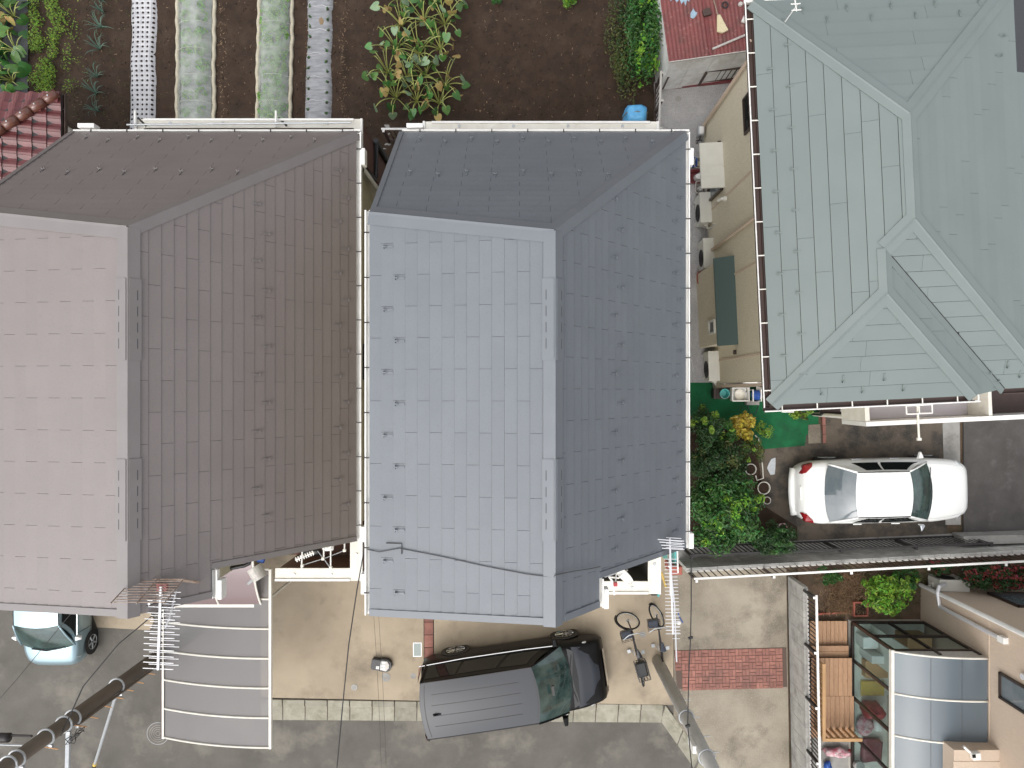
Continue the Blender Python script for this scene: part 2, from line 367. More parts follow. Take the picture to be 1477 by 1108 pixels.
# parking lot of the green-roofed house
sheet('parking_concrete', [(990,655),(1366,590),(1366,790),(990,808)], 0, 'concrete_dark')
sheet('parking_apron', [(1390,560),(1650,560),(1650,790),(1390,790)], 0, 'asphalt_dark')
sheet('drain_channel', [(1358.5,575),(1384,575),(1386,757),(1364,757)], .014, 'concrete_grey', .05)
sheet('parking_patch', [(1186,602),(1356,602),(1356,620),(1290,643),(1187,648)], .006, 'concrete_dark', .03)
TURF = sheet('artificial_turf', [(990,552),(1120,552),(1180,588),(1181,626),(1163,627),(1161,643),(1100,648),(1085,640),(1050,606),(990,598)], .012, 'turf', .04)
sheet('planting_bed', [(990,590),(1052,600),(1090,640),(1098,690),(1102,730),(1150,760),(1150,800),(990,806)], .008, 'soil', .05)
sheet('paving_slab', [(1166,613),(1183,612),(1184,639),(1166,640)], .022, 'concrete2', .05)
ED = structure(MB().prism([(p.x,p.y) for p in pp([(1186,600),(1189,600),(1191,640),(1187,640)])], -.02, .02).build('brick_edging', M_['joint']))
for i in range(3):
    MB().prism([(p.x,p.y) for p in pp([(1185.5+i*.4,601+i*13),(1190+i*.4,601+i*13),(1190+i*.4,613+i*13),(1185.5+i*.4,613+i*13)])], -.02, .035).build('brick', M_['brick'], ED)
sheet('rear_path', [(1200,-200),(1700,-200),(1700,400),(1200,400)], .0, 'mulch_black')
sheet('wall_footing', [(978,788),(1480,765),(1480,790),(978,808)], .02, 'concrete_grey')
sheet('gravel_path', [(943,118),(1110,100),(1060,556),(975,556)], .006, 'gravel')
MB().disc(P(978,143,.006), .085, .006, 20).build('drain_cover', M_['concrete_grey'], [o for o in COL.objects if o.name == 'gravel_path'][0])
sheet('yard_ground', [(1150,815),(1700,790),(1700,1400),(1163,1400)], .02, 'dirt')
sheet('terrace_concrete', [(1172,1062),(1260,1062),(1265,1300),(1172,1300)], .06, 'concrete_grey', .08)
# garden soil with furrows
def beds(X, Y):
    h = 0
    return h
X0, X1, Y0, Y1 = -19.0, 3.62, 6.3, 13.6
nx, ny = 380, 122
def soil_h(x, y):
    h = .035*noise.noise((x*.9, y*.5, 3))+.035*noise.noise((x*2.6, y*2.2, 1))+.022*noise.noise((x*7, y*7, 0))+.012*noise.noise((x*16, y*16, 5))
    for cx in (-8.15,-5.75,-7.0,-4.85):
        h += .05*math.exp(-((x-cx-.05*noise.noise((0, y*1.5, cx)))/.09)**2)*(.5+noise.noise((x*3, y*3, 2)))
    return h+.02
sm = MB().grid(lambda u, v: (X0+(X1-X0)*u, Y0+(Y1-Y0)*v, soil_h(X0+(X1-X0)*u, Y0+(Y1-Y0)*v)), nx, ny)
structure(sm.build('garden_soil', M_['soil'], smooth=True))
# straw, stubble and clods on the soil
def scatter(name, mat, n, area, fn, label, cat):
    m = MB(); rnd = random.Random(hash(name) % 1000 if False else len(name)*7+n)
    for _ in range(n):
        px = rnd.uniform(area[0], area[2]); py = rnd.uniform(area[1], area[3]); p = P(px, py); fn(m, p, rnd)
    o = m.build(name, M_[mat], kind='stuff'); tag(o, label, cat); return o
def straw(m, p, r):
    a = r.uniform(0, math.pi); l = r.uniform(.008,.034); d = Vector((math.cos(a), math.sin(a), r.uniform(-.2,.2)))*l; s = Vector((-math.sin(a), math.cos(a), 0))*r.uniform(.002,.005)
    z = soil_h(p.x, p.y)+.012; q = Vector((p.x, p.y, z)); m.poly([q-d-s, q+d-s, q+d+s, q-d+s])
def clod(m, p, r):
    s = r.choice((.01,.012,.015,.02,.03)); z = soil_h(p.x, p.y); c = Vector((p.x, p.y, z)); b = len(m.v)
    for d in ((1,0,0),(0,1,0),(-1,0,0),(0,-1,0),(0,0,1)): m.v.append(c+Vector(d)*s*r.uniform(.6,1.3))
    for k in range(4): m.f.append([b+k, b+(k+1) % 4, b+4])
scatter('soil_clods', 'soil', 5200, (90,-110,935,196), clod, 'loose dark clods of soil over the garden plot', 'soil')
scatter('straw_litter', 'leaf_dry', 900, (90,-110,940,190), straw, 'bits of dry straw and leaf litter on the garden soil', 'litter')
m_ = MB(); rr = random.Random(5)
for cx in (-8.15,-5.75,-7.0,-4.85):
    for _ in range(210):
        y = rr.uniform(7.4,13); straw(m_, Vector((cx+rr.gauss(0,.07)+.05*noise.noise((0,y*1.5,cx)), y, 0)), rr)
tag(m_.build('root_stubble', M_['leaf_dry'], kind='stuff'), 'rows of dry roots left along the furrows between the beds', 'stubble')
# ================================================================== ROOF MAKER
def clip_rect(poly, u0, u1, v0, v1):
    def cl(pts, f, inter):
        out = []
        for i in range(len(pts)):
            a, b = pts[i], pts[(i+1) % len(pts)]
            ia, ib = f(a), f(b)
            if ia: out.append(a)
            if ia != ib: out.append(inter(a, b))
        return out
    def at(i, val):
        def g_(a, b):
            t = (val-a[i])/(b[i]-a[i]); return (a[0]+(b[0]-a[0])*t, a[1]+(b[1]-a[1])*t)
        return g_
    for f, i, val in ((lambda p: p[0] >= u0, 0, u0), (lambda p: p[0] <= u1, 0, u1), (lambda p: p[1] >= v0, 1, v0), (lambda p: p[1] <= v1, 1, v1)):
        poly = cl(poly, f, at(i, val))
        if len(poly) < 3: return []
    out = []
    for p in poly:
        if not out or (abs(p[0]-out[-1][0])+abs(p[1]-out[-1][1])) > 1e-4: out.append(p)
    if len(out) > 1 and abs(out[0][0]-out[-1][0])+abs(out[0][1]-out[-1][1]) < 1e-4: out.pop()
    return out if len(out) > 2 else []
def area(p): return abs(sum(p[i][0]*p[(i+1) % len(p)][1]-p[(i+1) % len(p)][0]*p[i][1] for i in range(len(p))))/2
class Face:
    """a roof plane: 3D outline, first point pair gives the eave direction"""
    def __init__(s, pts, eave_dir):
        s.pts = [Vector(p) for p in pts]; s.u = Vector(eave_dir).normalized()
        nrm = Vector((0,0,0))
        for i in range(len(s.pts)):
            a, b = s.pts[i], s.pts[(i+1) % len(s.pts)]; nrm += a.cross(b)
        nrm.normalize()
        if nrm.z < 0: nrm = -nrm
        s.n = nrm; s.v = s.n.cross(s.u).normalized()
        if s.v.z < 0: s.u = -s.u; s.v = -s.v
        lo = min(s.pts, key=lambda p: (p).dot(s.v)); s.o = lo.copy()
        s.uv = [((p-s.o).dot(s.u), (p-s.o).dot(s.v)) for p in s.pts]
        s.M = Matrix((s.u, s.v, s.n)).transposed().to_4x4(); s.M.translation = s.o
    def at(s, u, v, h=0): return s.o+s.u*u+s.v*v+s.n*h
def tiles(face, e, w_, gap, t, stag, off=0.0, jitter=0.0, seed=1):
    """list of (area, polygon, course bottom, full?) in the plane of the face"""
    r = random.Random(seed); us = [p[0] for p in face.uv]; vs = [p[1] for p in face.uv]; out = []
    k = 0; v = 0.0
    while v < max(vs):
        i0 = math.floor((min(us)-off)/w_)-2; sh = off+(stag*w_ if k % 2 else 0)+r.uniform(-jitter, jitter)
        for i in range(i0, i0+int((max(us)-min(us))/w_)+5):
            u0, u1 = sh+i*w_+gap/2, sh+(i+1)*w_-gap/2
            q = clip_rect(face.uv, u0, u1, v, v+e)
            if not q or area(q) < .004: continue
            out.append((area(q), q, v, area(q) > .999*(u1-u0)*e, u0))
        k += 1; v += e
    return out
def tile_mesh(m, q, v0, e, t, lip, M=None):
    """wedge piece: thick at its lower edge"""
    def hgt(v): return lip+t*(1-(v-v0)/e*.92)
    if sum(q[i][0]*q[(i+1) % len(q)][1]-q[(i+1) % len(q)][0]*q[i][1] for i in range(len(q))) < 0: q = q[::-1]
    n = len(q); b = len(m.v)
    for p in q: m.v.append(Vector((p[0], p[1], -.01)) if M is None else M @ Vector((p[0], p[1], -.01)))
    for p in q:
        x = Vector((p[0], p[1], hgt(p[1]))); m.v.append(x if M is None else M @ x)
    m.f.append([b+n+i for i in range(n)])
    for i in range(n): j = (i+1) % n; m.f.append([b+i, b+j, b+n+j, b+n+i])
def lay(faces, parent, mat, name, e, w_, gap, t, stag, limit=300, seed=1, jitter=0.0, vgap=.0038):
    allp = []
    for fi, f in enumerate(faces):
        for a_, q, v0, full, u0 in tiles(f, e, w_, gap, t, stag, off=.13*fi, seed=seed+fi, jitter=jitter):
            if not full: q = clip_rect(q, -99, 99, v0, v0+e-vgap)
            if q: allp.append((a_*abs(f.n.z), f, q, v0, full, u0))
    allp.sort(key=lambda x: -x[0])
    shared = {}
    rest = MB()
    for i, (a_, f, q, v0, full, u0) in enumerate(allp):
        if i < limit:
            if full:
                if f not in shared:
                    mb = MB(); tile_mesh(mb, [(0,0),(w_-gap,0),(w_-gap,e-vgap),(0,e-vgap)], 0, e, t, .004); me = mb.mesh(name); me.materials.append(M_[mat]); shared[f] = me
                piece(name, shared[f], parent, f.M @ Matrix.Translation((u0, v0, 0)))
            else:
                mb = MB(); tile_mesh(mb, [(x-u0, y-v0) for x, y in q], 0, e, t, .004); me = mb.mesh(name); me.materials.append(M_[mat])
                piece(name, me, parent, f.M @ Matrix.Translation((u0, v0, 0)))
        else: tile_mesh(rest, q, v0, e, t, .004, f.M)
    if rest.f: rest.build(name+'_rows', M_[mat], parent, kind='stuff')
def deck(faces, parent, mat, thick=.10):
    m = MB()
    for f in faces:
        n = len(f.pts); b = len(m.v); m.v += [p-f.n*.004 for p in f.pts]+[p-Vector((0,0,thick)) for p in f.pts]
        m.f.append(list(range(b, b+n)) if (f.pts[1]-f.pts[0]).cross(f.pts[2]-f.pts[1]).z > 0 else list(range(b, b+n))[::-1]); m.f.append(list(range(b+n, b+2*n)))
        for i in range(n): j = (i+1) % n; m.f.append([b+i, b+j, b+n+j, b+n+i])
    return m
def cap(p0, p1, fa, fb, w_, h, parent, mat, name, lift=.02):
    """metal cap over the line where two roof planes meet"""
    p0, p1 = Vector(p0), Vector(p1); d = (p1-p0).normalized(); m = MB(); sec = []
    mid = (fa.n+fb.n).normalized()
    da = fa.n.cross(d).normalized(); db = fb.n.cross(d).normalized()
    if da.z > 0: da = -da
    if db.z > 0: db = -db
    if abs(da.z) < 1e-4 and da.dot(sum((q for q in fa.pts), Vector())/len(fa.pts)-p0) < 0: da = -da
    if da.dot(sum((q for q in fa.pts), Vector())/len(fa.pts)-(p0+p1)/2) < 0: da = -da
    if db.dot(sum((q for q in fb.pts), Vector())/len(fb.pts)-(p0+p1)/2) < 0: db = -db
    offs = [da*w_-fa.n*.005, da*w_+fa.n*h, da*.02+fa.n*h*1.05+mid*lift*0, mid*(h*1.15+.004), db*.02+fb.n*h*1.05, db*w_+fb.n*h, db*w_-fb.n*.005]
    for q in (p0, p1):
        for o_ in offs: m.v.append(q+o_)
    k = len(offs)
    for i in range(k-1): m.f.append([i, i+1, k+i+1, k+i])
    m.f.append(list(range(k))[::-1]); m.f.append([k+i for i in range(k)])
    return m.build(name, M_[mat], parent)
def strip(f, a, b, w_, h, parent, mat, name, inward=None):
    """flat flashing strip lying on a plane along a-b, reaching w_ inwards"""
    a, b = Vector(a), Vector(b); d = (b-a).normalized(); s = f.n.cross(d).normalized()
    c = sum((q for q in f.pts), Vector())/len(f.pts)
    if s.dot(c-(a+b)/2) < 0: s = -s
    q = [a, b, b+s*w_, a+s*w_]; m = MB(); m.v = [x-f.n*.01 for x in q]+[x+f.n*h for x in q]
    m.f = [[0,1,2,3][::-1],[4,5,6,7],[0,1,5,4],[1,2,6,5],[2,3,7,6],[3,0,4,7]]
    return m.build(name, M_[mat], parent)
GUARD = MB(); GUARD.box((0,.03,.003), (.03,.14,.006)); GUARD.box((0,-.035,.022), (.055,.007,.038)); GUARD.box((0,-.015,.038), (.022,.035,.006))
gme = {}
def guard_mesh(k, mat):
    if k not in gme: gme[k] = GUARD.mesh('snow_guard'); gme[k].materials.append(mat)
    return gme[k]
def guard(f, p, parent, key, mat, lift=.016):
    """p: a world point, dropped onto the plane of the face along z"""
    dz = (f.o-Vector(p)).dot(f.n)/f.n.z; q = Vector(p)+Vector((0,0,dz))+f.n*lift
    M = f.M.copy(); M.translation = q
    piece('snow_guard', guard_mesh(key, mat), parent, M)
def gutter(parent, a, b, out, w_=.10, mat='white', hang=.6, hmat='dark_metal', hw=.018):
    """open channel from a to b; out = outward direction"""
    a, b = Vector(a), Vector(b); out = Vector(out).normalized(); d = (b-a).normalized(); L_ = (b-a).length; m = MB(); z = Vector((0,0,1)); t = .014
    prof = [(0,0),(0,-.09),(w_,-.09),(w_,.012),(w_-t*1.6,.012),(w_-t*1.6,-.07),(t,-.07),(t,0)]
    for q in (a, b):
        for x, y in prof: m.v.append(q+out*x+z*y)
    n = len(prof)
    for i in range(n): j = (i+1) % n; m.f.append([i, j, n+j, n+i])
    m.f.append(list(range(n))[::-1]); m.f.append([n+i for i in range(n)])
    g_ = m.build('gutter', M_[mat], parent)
    k = int(L_/hang); hm = MB().box((0,0,0), (hw, w_+.02, .012)).mesh('gutter_hanger'); hm.materials.append(M_[hmat])
    for i in range(k):
        c = a+d*(i+.5)*L_/k+out*w_/2+z*.016
        piece('gutter_hanger', hm, g_, Matrix.Translation(c) @ Matrix.Rotation(math.atan2(d.y, d.x), 4, 'Z'))
    return g_
# ================================================================== THE TWO TALL HOUSES
ZR, ZL, ZE = 9.74, 9.30, 6.74
def tall_house(Xr, Yn, Ys, notch, slate, capm, label, parX, parN, name, wl=2.67):
    Xl, Xe = Xr-wl, Xr+2.5; Yne = 4.69; Ycut = Ys+.44
    t = thing(name, label, 'house', ((Xl+Xe)/2, .7, 0))
    zl = ZR-.44; ynl = Yn+.367*(ZR-zl)/.44
    zn = ZR-1.2*notch; dN = (ZR-ZE)/(Yne-Yn)
    ynl = Yn+(ZR-zl)/dN
    FL = Face([(Xr,Yn,ZR),(Xl,ynl,zl),(Xl,Ys,zl),(Xr,Ys,ZR)], (0,1,0))
    FR = Face([(Xr,Yn,ZR),(Xr,Ys,ZR),(Xr+notch,Ys,zn),(Xr+notch,Ycut,zn),(Xe,Ycut,ZE),(Xe,Yne,ZE)], (0,1,0))
    FN = Face([(Xr,Yn,ZR),(Xe,Yne,ZE),(Xl,Yne,ZE),(Xl,ynl,zl)], (1,0,0))
    faces = [FL, FR, FN]
    roof = deck(faces, t, 'deck_dark').build('roof', M_['deck_dark'], t)
    lay(faces, roof, slate, 'slate', .182, .91, .0045, .011, .5, seed=int(abs(Xr)*10)+3)
    # caps along ridge, hips and gable edges
    cap((Xr,Yn,ZR), (Xr,Ys-.02,ZR), FL, FR, .15, .035, roof, capm, 'ridge_cap')
    cap((Xr,Yn,ZR), (Xe,Yne,ZE), FR, FN, .13, .03, roof, capm, 'hip_cap')
    cap((Xr,Yn,ZR), (Xl,ynl,zl), FL, FN, .17, .03, roof, capm, 'hip_cap')
    strip(FL, (Xl,Ys,zl), (Xr-.15,Ys,ZR-.02), .10, .026, roof, capm, 'gable_trim')
    strip(FR, (Xr+.15,Ys,ZR-.18), (Xr+notch,Ys,zn), .10, .026, roof, capm, 'gable_trim')
    strip(FR, (Xr+notch,Ycut,zn), (Xe,Ycut,ZE), .09, .026, roof, capm, 'gable_trim')
    strip(FN, (Xl,Yne,ZE), (Xl,ynl,zl), .08, .028, roof, capm, 'gable_trim')
    # ridge vents
    for yc in (1.02, -1.50):
        v = MB()
        for f, s in ((FL,-1),(FR,1)):
            d = f.n.cross(Vector((0,1,0))).normalized()
            if d.z > 0: d = -d
            a = Vector((Xr, yc, ZR))
            q = [a+Vector((0,-.57,0))+f.n*.05, a+Vector((0,.57,0))+f.n*.05, a+Vector((0,.57,0))+d*.165+f.n*.042, a+Vector((0,-.57,0))+d*.165+f.n*.042]
            v.hull([x for x in q]+[x-f.n*.05 for x in q])
        vo = v.build('ridge_vent', M_[capm], roof)
        for f in (FL, FR):
            d = f.n.cross(Vector((0,1,0))).normalized()
            if d.z > 0: d = -d
            for k in range(4):
                for j in range(2):
                    c = Vector((Xr, yc-.34+.227*k, ZR))+d*(.075+.035*j)+f.n*.0475
                    rot = Matrix((d, Vector((0,1,0)), f.n)).transposed()
                    MB().box(c-f.n*.004, (.013,.14,.004), rot=rot).build('louvre', M_['vent_slot'], vo)
    # snow guards, two staggered lines per row
    yy = Ys+.3; k = 0
    gm = M_[capm]
    for k in range(16):
        y = -2.9+.455*k
        if y < ynl-.25: guard(FL, (Xl+(.26 if k % 2 else .43), y, 0), roof, slate, gm)
        for da, db in (((.98,1.10) if Xr > 0 else (1.25,1.36)), (2.25,2.36)):
            d = da if k % 2 else db
            if y > Ycut+.25 and (y < Yn or d > (y-Yn)/1.0+.2): guard(FR, (Xr+d, y, 0), roof, slate, gm)
    for k in range(12):
        x = Xl+.42+.455*k
        for da, db in ((2.12,2.22), (1.21,1.28)):
            d = da if k % 2 else db
            if x < Xr+d-.25: guard(FN, (x, Yn+d, 0), roof, slate, gm)
    # walls
    inn = .2; b = MB(); x0, x1 = Xl+.14, Xe-.16; y0, y1 = Ycut+.12, Yne-.22
    b.hull([(x,y,0) for x in (x0,x1) for y in (y0,y1)]+[(x0,y0,zl-.12),(x0,ynl-.05,zl-.14),(Xr,y0,ZR-.16),(Xr,Yn,ZR-.16),(x0,y1,ZE+.05),(x1,y1,ZE-.05),(x1,y0,ZE-.05)])
    wall = b.build('wall', M_['beige_wall'], t)
    MB().hull([(x,y,0) for x in (x0,Xr+notch-.15) for y in (Ys+.13,y0)]+[(x0,y,zl-.12) for y in (Ys+.13,y0)]+[(Xr,y,ZR-.16) for y in (Ys+.13,y0)]+[(Xr+notch-.15,y,zn-.05) for y in (Ys+.13,y0)]).build('gable_wall', M_['beige_wall'], t)
    for (xa, xb, za, zb) in ((Xl+.7,Xl+2.0,6.9,8.0),(Xl+.7,Xl+2.2,4.0,5.3),(Xl+.7,Xl+2.4,.4,2.4)):
        y = Ys+.13; f_ = MB()
        for q in ((xa,xb,za,za+.05),(xa,xb,zb-.05,zb),(xa,xa+.05,za,zb),(xb-.05,xb,za,zb)): f_.bb(q[0], q[1], y-.05, y+.01, q[2], q[3])
        f_ = f_.build('window', M_['white'], t); MB().bb(xa+.05, xb-.05, y-.02, y-.006, za+.05, zb-.05).build('pane', M_['glass_dark'], f_)
    # gutters
    gutter(t, (Xe-.01,Ycut-.02,ZE-.02), (Xe-.01,Yne+.02,ZE-.02), (1,0,0))
    gutter(t, (Xl,Ys,zl-.02), (Xl,ynl+.05,zl-.02), (-1,0,0), .075)
    gutter(t, (Xl+.05,Yne-.01,ZE-.02), (Xe+.08,Yne-.01,ZE-.02), (0,1,0), .075)
    gutter(t, (Xr+notch,Ys-.02,zn-.03), (Xr+notch,Ycut-.02,zn-.03), (1,0,0), .08)
    for c, s in (((Xe+.12,Yne-.42,ZE-.1),(.08,.3,.2)), ((Xl+.28,Yne+.14,ZE-.1),(.3,.08,.2)), ((Xl-.10,Ys+.45,zl-.12),(.07,.3,.2)), ((Xe+.12,Ycut+.12,ZE-.1),(.08,.28,.2)), ((Xr+notch+.12,Ys+.12,zn-.1),(.07,.3,.2))):
        MB().box(c, s).build('downpipe_head', M_['white'], t, bevel=.01)
    MB().tube((Xe-.02,Yne-.42,ZE-.2), (Xe-.02,Yne-.42,0), .035).build('downpipe', M_['white'], t)
    # balcony parapets
    def parapet(name, x0, x1, y0, y1, z, w_, sides, fl):
        p = MB(); th = .10
        segs = {'s': (x0,x1,y0,y0+w_), 'n': (x0,x1,y1-w_,y1), 'e': (x1-w_,x1,y0,y1), 'w': (x0,x0+w_,y0,y1)}
        pb = MB()
        for s in sides:
            q = segs[s]; pb.bb(q[0]+.03, q[1]-.03, q[2]+.03, q[3]-.03, z-2.6, z-.04)
        pa = pb.build(name, M_['deck_dark' if Xr > 0 else 'brown_wall'], t)
        for s in sides:
            q = segs[s]
            if s in 'sn': x_a, x_b = q[0]+(w_ if 'w' in sides else 0), q[1]-(w_ if 'e' in sides else 0); y_a, y_b = q[2], q[3]
            else: x_a, x_b, y_a, y_b = q
            MB().bb(x_a, x_b, y_a, y_b, z-.04, z).build('coping', M_['cream'], pa)
            # raised outer rim and bolts on the coping
            if s in 'sn':
                yo = q[2]+.02 if s == 's' else q[3]-.02
                MB().bb(x_a, x_b, yo-.02, yo+.02, z, z+.03).build('coping_rim', M_['white'], pa)
                k = max(2, int((x_b-x_a)/1.0))
                for i in range(k): MB().disc(((x_a+(i+.5)*(x_b-x_a)/k), (q[2]+q[3])/2, z), .028, .02, 10).build('bolt', M_['steel'], pa)
            else:
                xo = q[1]-.02 if s == 'e' else q[0]+.02
                MB().bb(xo-.02, xo+.02, y_a, y_b, z, z+.03).build('coping_rim', M_['white'], pa)
                MB().disc(((q[0]+q[1])/2, (q[2]+q[3])/2, z), .028, .02, 10).build('bolt', M_['steel'], pa)
        fx0, fx1, fy0, fy1 = x0+(w_ if 'w' in sides else 0), x1-(w_ if 'e' in sides else 0), y0+(w_ if 's' in sides else 0), y1-(w_ if 'n' in sides else 0)
        MB().bb(fx0, fx1, fy0, fy1, z-1.25, z-1.15).build('balcony_floor', M_[fl], pa)
        return pa
    bx = (Xr+notch+.02, parX, -3.85 if Xr > 0 else -3.6, Ycut+.10)
    S_ = parapet('balcony_parapet', *bx, 6.0, .24, 'se', 'deck_dark' if Xr > 0 else 'brown_wall')
    N_ = parapet('balcony_parapet', *parN, 6.0, .17, 'nwe', 'concrete_grey')
    return t, dict(Xl=Xl, Xe=Xe, FL=FL, FR=FR, FN=FN, Xr=Xr, roof=roof, zl=zl, wall=wall)
GREY, gi = tall_house(.46, 2.25, -3.25, .71, 'slate_grey', 'cap_grey', 'tall house with freshly painted blue-grey slate roof, centre of the picture', 2.66, (-1.88,2.62,4.45,5.17), 'slate_roof_house')
BROWN, bi = tall_house(-5.49, 2.30, -3.13, .77, 'slate_brown', 'cap_brown', 'tall house with brown slate roof, left of the blue-grey roof', -3.03, (-7.37,-3.03,4.45,5.22), 'slate_roof_house')
# brown accent wall, black rain pipe and window in the gap between the two houses
xe = bi['Xe']-.16
MB().bb(-7.33, -3.065, 4.52, 5.13, 0, 3.6).build('accent_wall', M_['brown_wall'], BROWN)
MB().path([(xe+.12,4.2,6.6),(xe+.12,4.43,4.8),(xe+.14,5.18,4.8)], .05, 8).build('rain_pipe', M_['black'], BROWN)
MB().tube((xe+.14,5.2,4.86), (xe+.14,5.2,.02), .055).build('rain_pipe', M_['black'], BROWN)
MB().bb(xe, xe+.03, 2.6, 4.5, .02, 2.4).build('accent_wall', M_['brown_wall'], BROWN)
wn = MB().bb(xe+.0, xe+.05, .25, .95, 4.3, 5.6).build('window', M_['black'], BROWN)
MB().bb(xe+.05, xe+.058, .30, .90, 4.35, 5.55).build('pane', M_['glass_dark'], wn)
# cable laid over the blue-grey roof
def on(f, x, y, h): dz = (f.o-Vector((x,y,0))).dot(f.n)/f.n.z; return Vector((x, y, dz))+f.n*h
pts = [on(gi['FL'], -2.24, -2.28, .03), on(gi['FL'], -2.05, -2.31, .04)]
for px, py in ((575,793),(640,803),(700,814),(760,823),(798,826)):
    q = P(px, py, 9.5); pts.append(on(gi['FL'], q.x, q.y, .03))
pts += [Vector((.46,-2.53,9.83))]
for d, y in ((.25,-2.56),(.5,-2.60),(.68,-2.62)): pts.append(on(gi['FR'], .46+d, y, .06))
tag(MB().path(pts, .007, 6).build('antenna_cable', M_['vent_slot']), 'thin dark cable lying across the blue-grey roof', 'cable')
MB().path([on(gi['FL'],-1.95,-2.18,.03), on(gi['FL'],-1.72,-2.18,.03), on(gi['FL'],-1.72,-2.33,.03)], .008, 5).build('cable_clip', M_['dark_metal'], GREY)
# ================================================================== GREEN-ROOFED HOUSE
GZ, GS = 5.6, .35; Um, Uw, Vs, Vn, Va = 2.49, 2.0, .84, 7.92, 5.27
GO = P(1113,584,GZ); GA = R(2.7)
gr = thing('metal_roof_house', 'tan house with green metal hip roof at right edge', 'house', (GO.x, GO.y, 0), GA)
GMAT = WM[gr]
def G(u, v, z=0.0): return GMAT @ Vector((u, v, z))
GU = (GMAT.to_3x3() @ Vector((1,0,0))); GV = (GMAT.to_3x3() @ Vector((0,1,0)))
VC = .10; tv = Vs+Uw-VC; uv_ = Uw+tv; th_ = Vs+Um-VC; ue = Um+th_
zW = lambda u, v: GZ+GS*u
zE = lambda u, v: GZ+GS*(2*Um-u)
zN = lambda u, v: GZ+GS*Um*(Vn-v)/(Vn-Va)
zS = lambda u, v: GZ+GS*(v-Vs)
zWS = lambda u, v: GZ+GS*v
zWE = lambda u, v: GZ+GS*(2*Uw-u)
def gf(fn, pts, d): return Face([G(u, v, fn(u, v)) for u, v in pts], d)
fW = gf(zW, [(0,0),(0,Vn),(Um,Va),(Um,Vs+Um),(Uw,Vs+Uw),(Uw,Uw)], GV)
fN = gf(zN, [(0,Vn),(2*Um,Vn),(Um,Va)], GU)
fE = gf(zE, [(Um,Va),(2*Um,Vn),(2*Um+.17,Vn),(2*Um+.17,6.33),(ue,6.33),(ue,VC),(Um,Vs+Um)], GV)
fS = gf(zS, [(Um,Vs+Um),(Uw,Vs+Uw),(uv_,VC),(ue,VC)], GU)
fWS = gf(zWS, [(0,0),(2*Uw,0),(Uw,Uw)], GU)
fWE = gf(zWE, [(Uw,Uw),(2*Uw,0),(uv_,VC),(Uw,Vs+Uw)], GV)
groof = deck([fW,fN,fE,fS,fWS,fWE], gr, 'deck_dark', .12).build('roof', M_['deck_dark'], gr)
lay([fW,fN,fS,fWS,fWE], groof, 'green_metal', 'roof_panel', .306, 3.0, .005, .014, .37, seed=4, jitter=.9, vgap=.010)
lay([fE], groof, 'green_metal', 'roof_panel', .20, 2.6, .005, .010, .37, seed=9, jitter=.9, vgap=.010)
def gp(u, v, fn): return G(u, v, fn(u, v))
cw, chh = .16, .035
cap(gp(Um,Va,zW), gp(Um,Vs+Um,zW), fW, fE, .13, chh, groof, 'green_cap', 'ridge_cap')
cap(gp(Um,Va,zW), gp(0,Vn,zW), fW, fN, cw, chh, groof, 'green_cap', 'hip_cap')
cap(gp(Um,Va,zE), gp(2*Um,Vn,zE), fE, fN, cw, chh, groof, 'green_cap', 'hip_cap')
cap(gp(Um,Vs+Um,zE), gp(ue,VC,zE), fE, fS, cw, chh, groof, 'green_cap', 'hip_cap')
cap(gp(Um,Vs+Um,zW), gp(Uw,Vs+Uw,zW), fW, fS, cw, chh, groof, 'green_cap', 'hip_cap')
cap(gp(Uw,Vs+Uw,zW), gp(Uw,Uw,zW), fW, fWE, .13, chh, groof, 'green_cap', 'ridge_cap')
cap(gp(Uw,Uw,zW), gp(0,0,zW), fW, fWS, cw, chh, groof, 'green_cap', 'hip_cap')
cap(gp(Uw,Uw,zWE), gp(2*Uw,0,zWE), fWE, fWS, cw, chh, groof, 'green_cap', 'hip_cap')
strip(fWE, gp(Uw+.15,Vs+Uw-.15,zWE), gp(uv_,VC,zWE), .14, .024, groof, 'green_cap', 'valley_flashing')
MB().tube(gp(Uw+.12,Vs+Uw-.12,zWE)+Vector((0,0,.02)), gp(uv_,VC,zWE)+Vector((0,0,.02)), .012).build('valley_seam', M_['dark_metal'], groof)
gmm = pm('guard_green', (.15,.18,.17), rough=.4)
for k in range(19):
    v = .55+.40*k
    if v < Vn-.6: guard(fW, G(.24 if k % 2 else .55, v), groof, 'gg', gmm, .02)
for k in range(5): guard(fWS, G(.95+.40*k*1.0, .20 if k % 2 == 0 else .42), groof, 'gg', gmm, .02)
for k in range(10):
    if .5+.43*k < 2*Um-.4: guard(fN, G(.5+.43*k, Vn-(.25 if k % 2 else .5)), groof, 'gg', gmm, .02)
for u, v in ((4.35,.42),(4.55,.25)): guard(fWE, G(u, v), groof, 'gg', gmm, .02)
for u, v in ((4.72,.55),(5.0,.35),(5.3,.55)): guard(fS, G(u, v), groof, 'gg', gmm, .02)
for u, v in ((4.72,6.6),(4.82,7.0)): guard(fE, G(u, v), groof, 'gg', gmm, .02)
gutter(gr, G(-.01,-.05,GZ-.02), G(-.01,Vn,GZ-.02), -GU, .13, 'brown_metal', .62, 'cream', .022)
MB().tube(G(-.145,-.05,GZ), G(-.145,Vn,GZ), .014, n=6).build('gutter_lip', M_['white'], gr)
gutter(gr, G(-.14,-.01,GZ-.02), G(2*Uw,-.01,GZ-.02), -GV, .11, 'brown_metal', .62, 'cream', .022)
MB().tube(G(-.14,-.125,GZ), G(2*Uw+.1,-.125,GZ), .014, n=6).build('gutter_lip', M_['white'], gr)
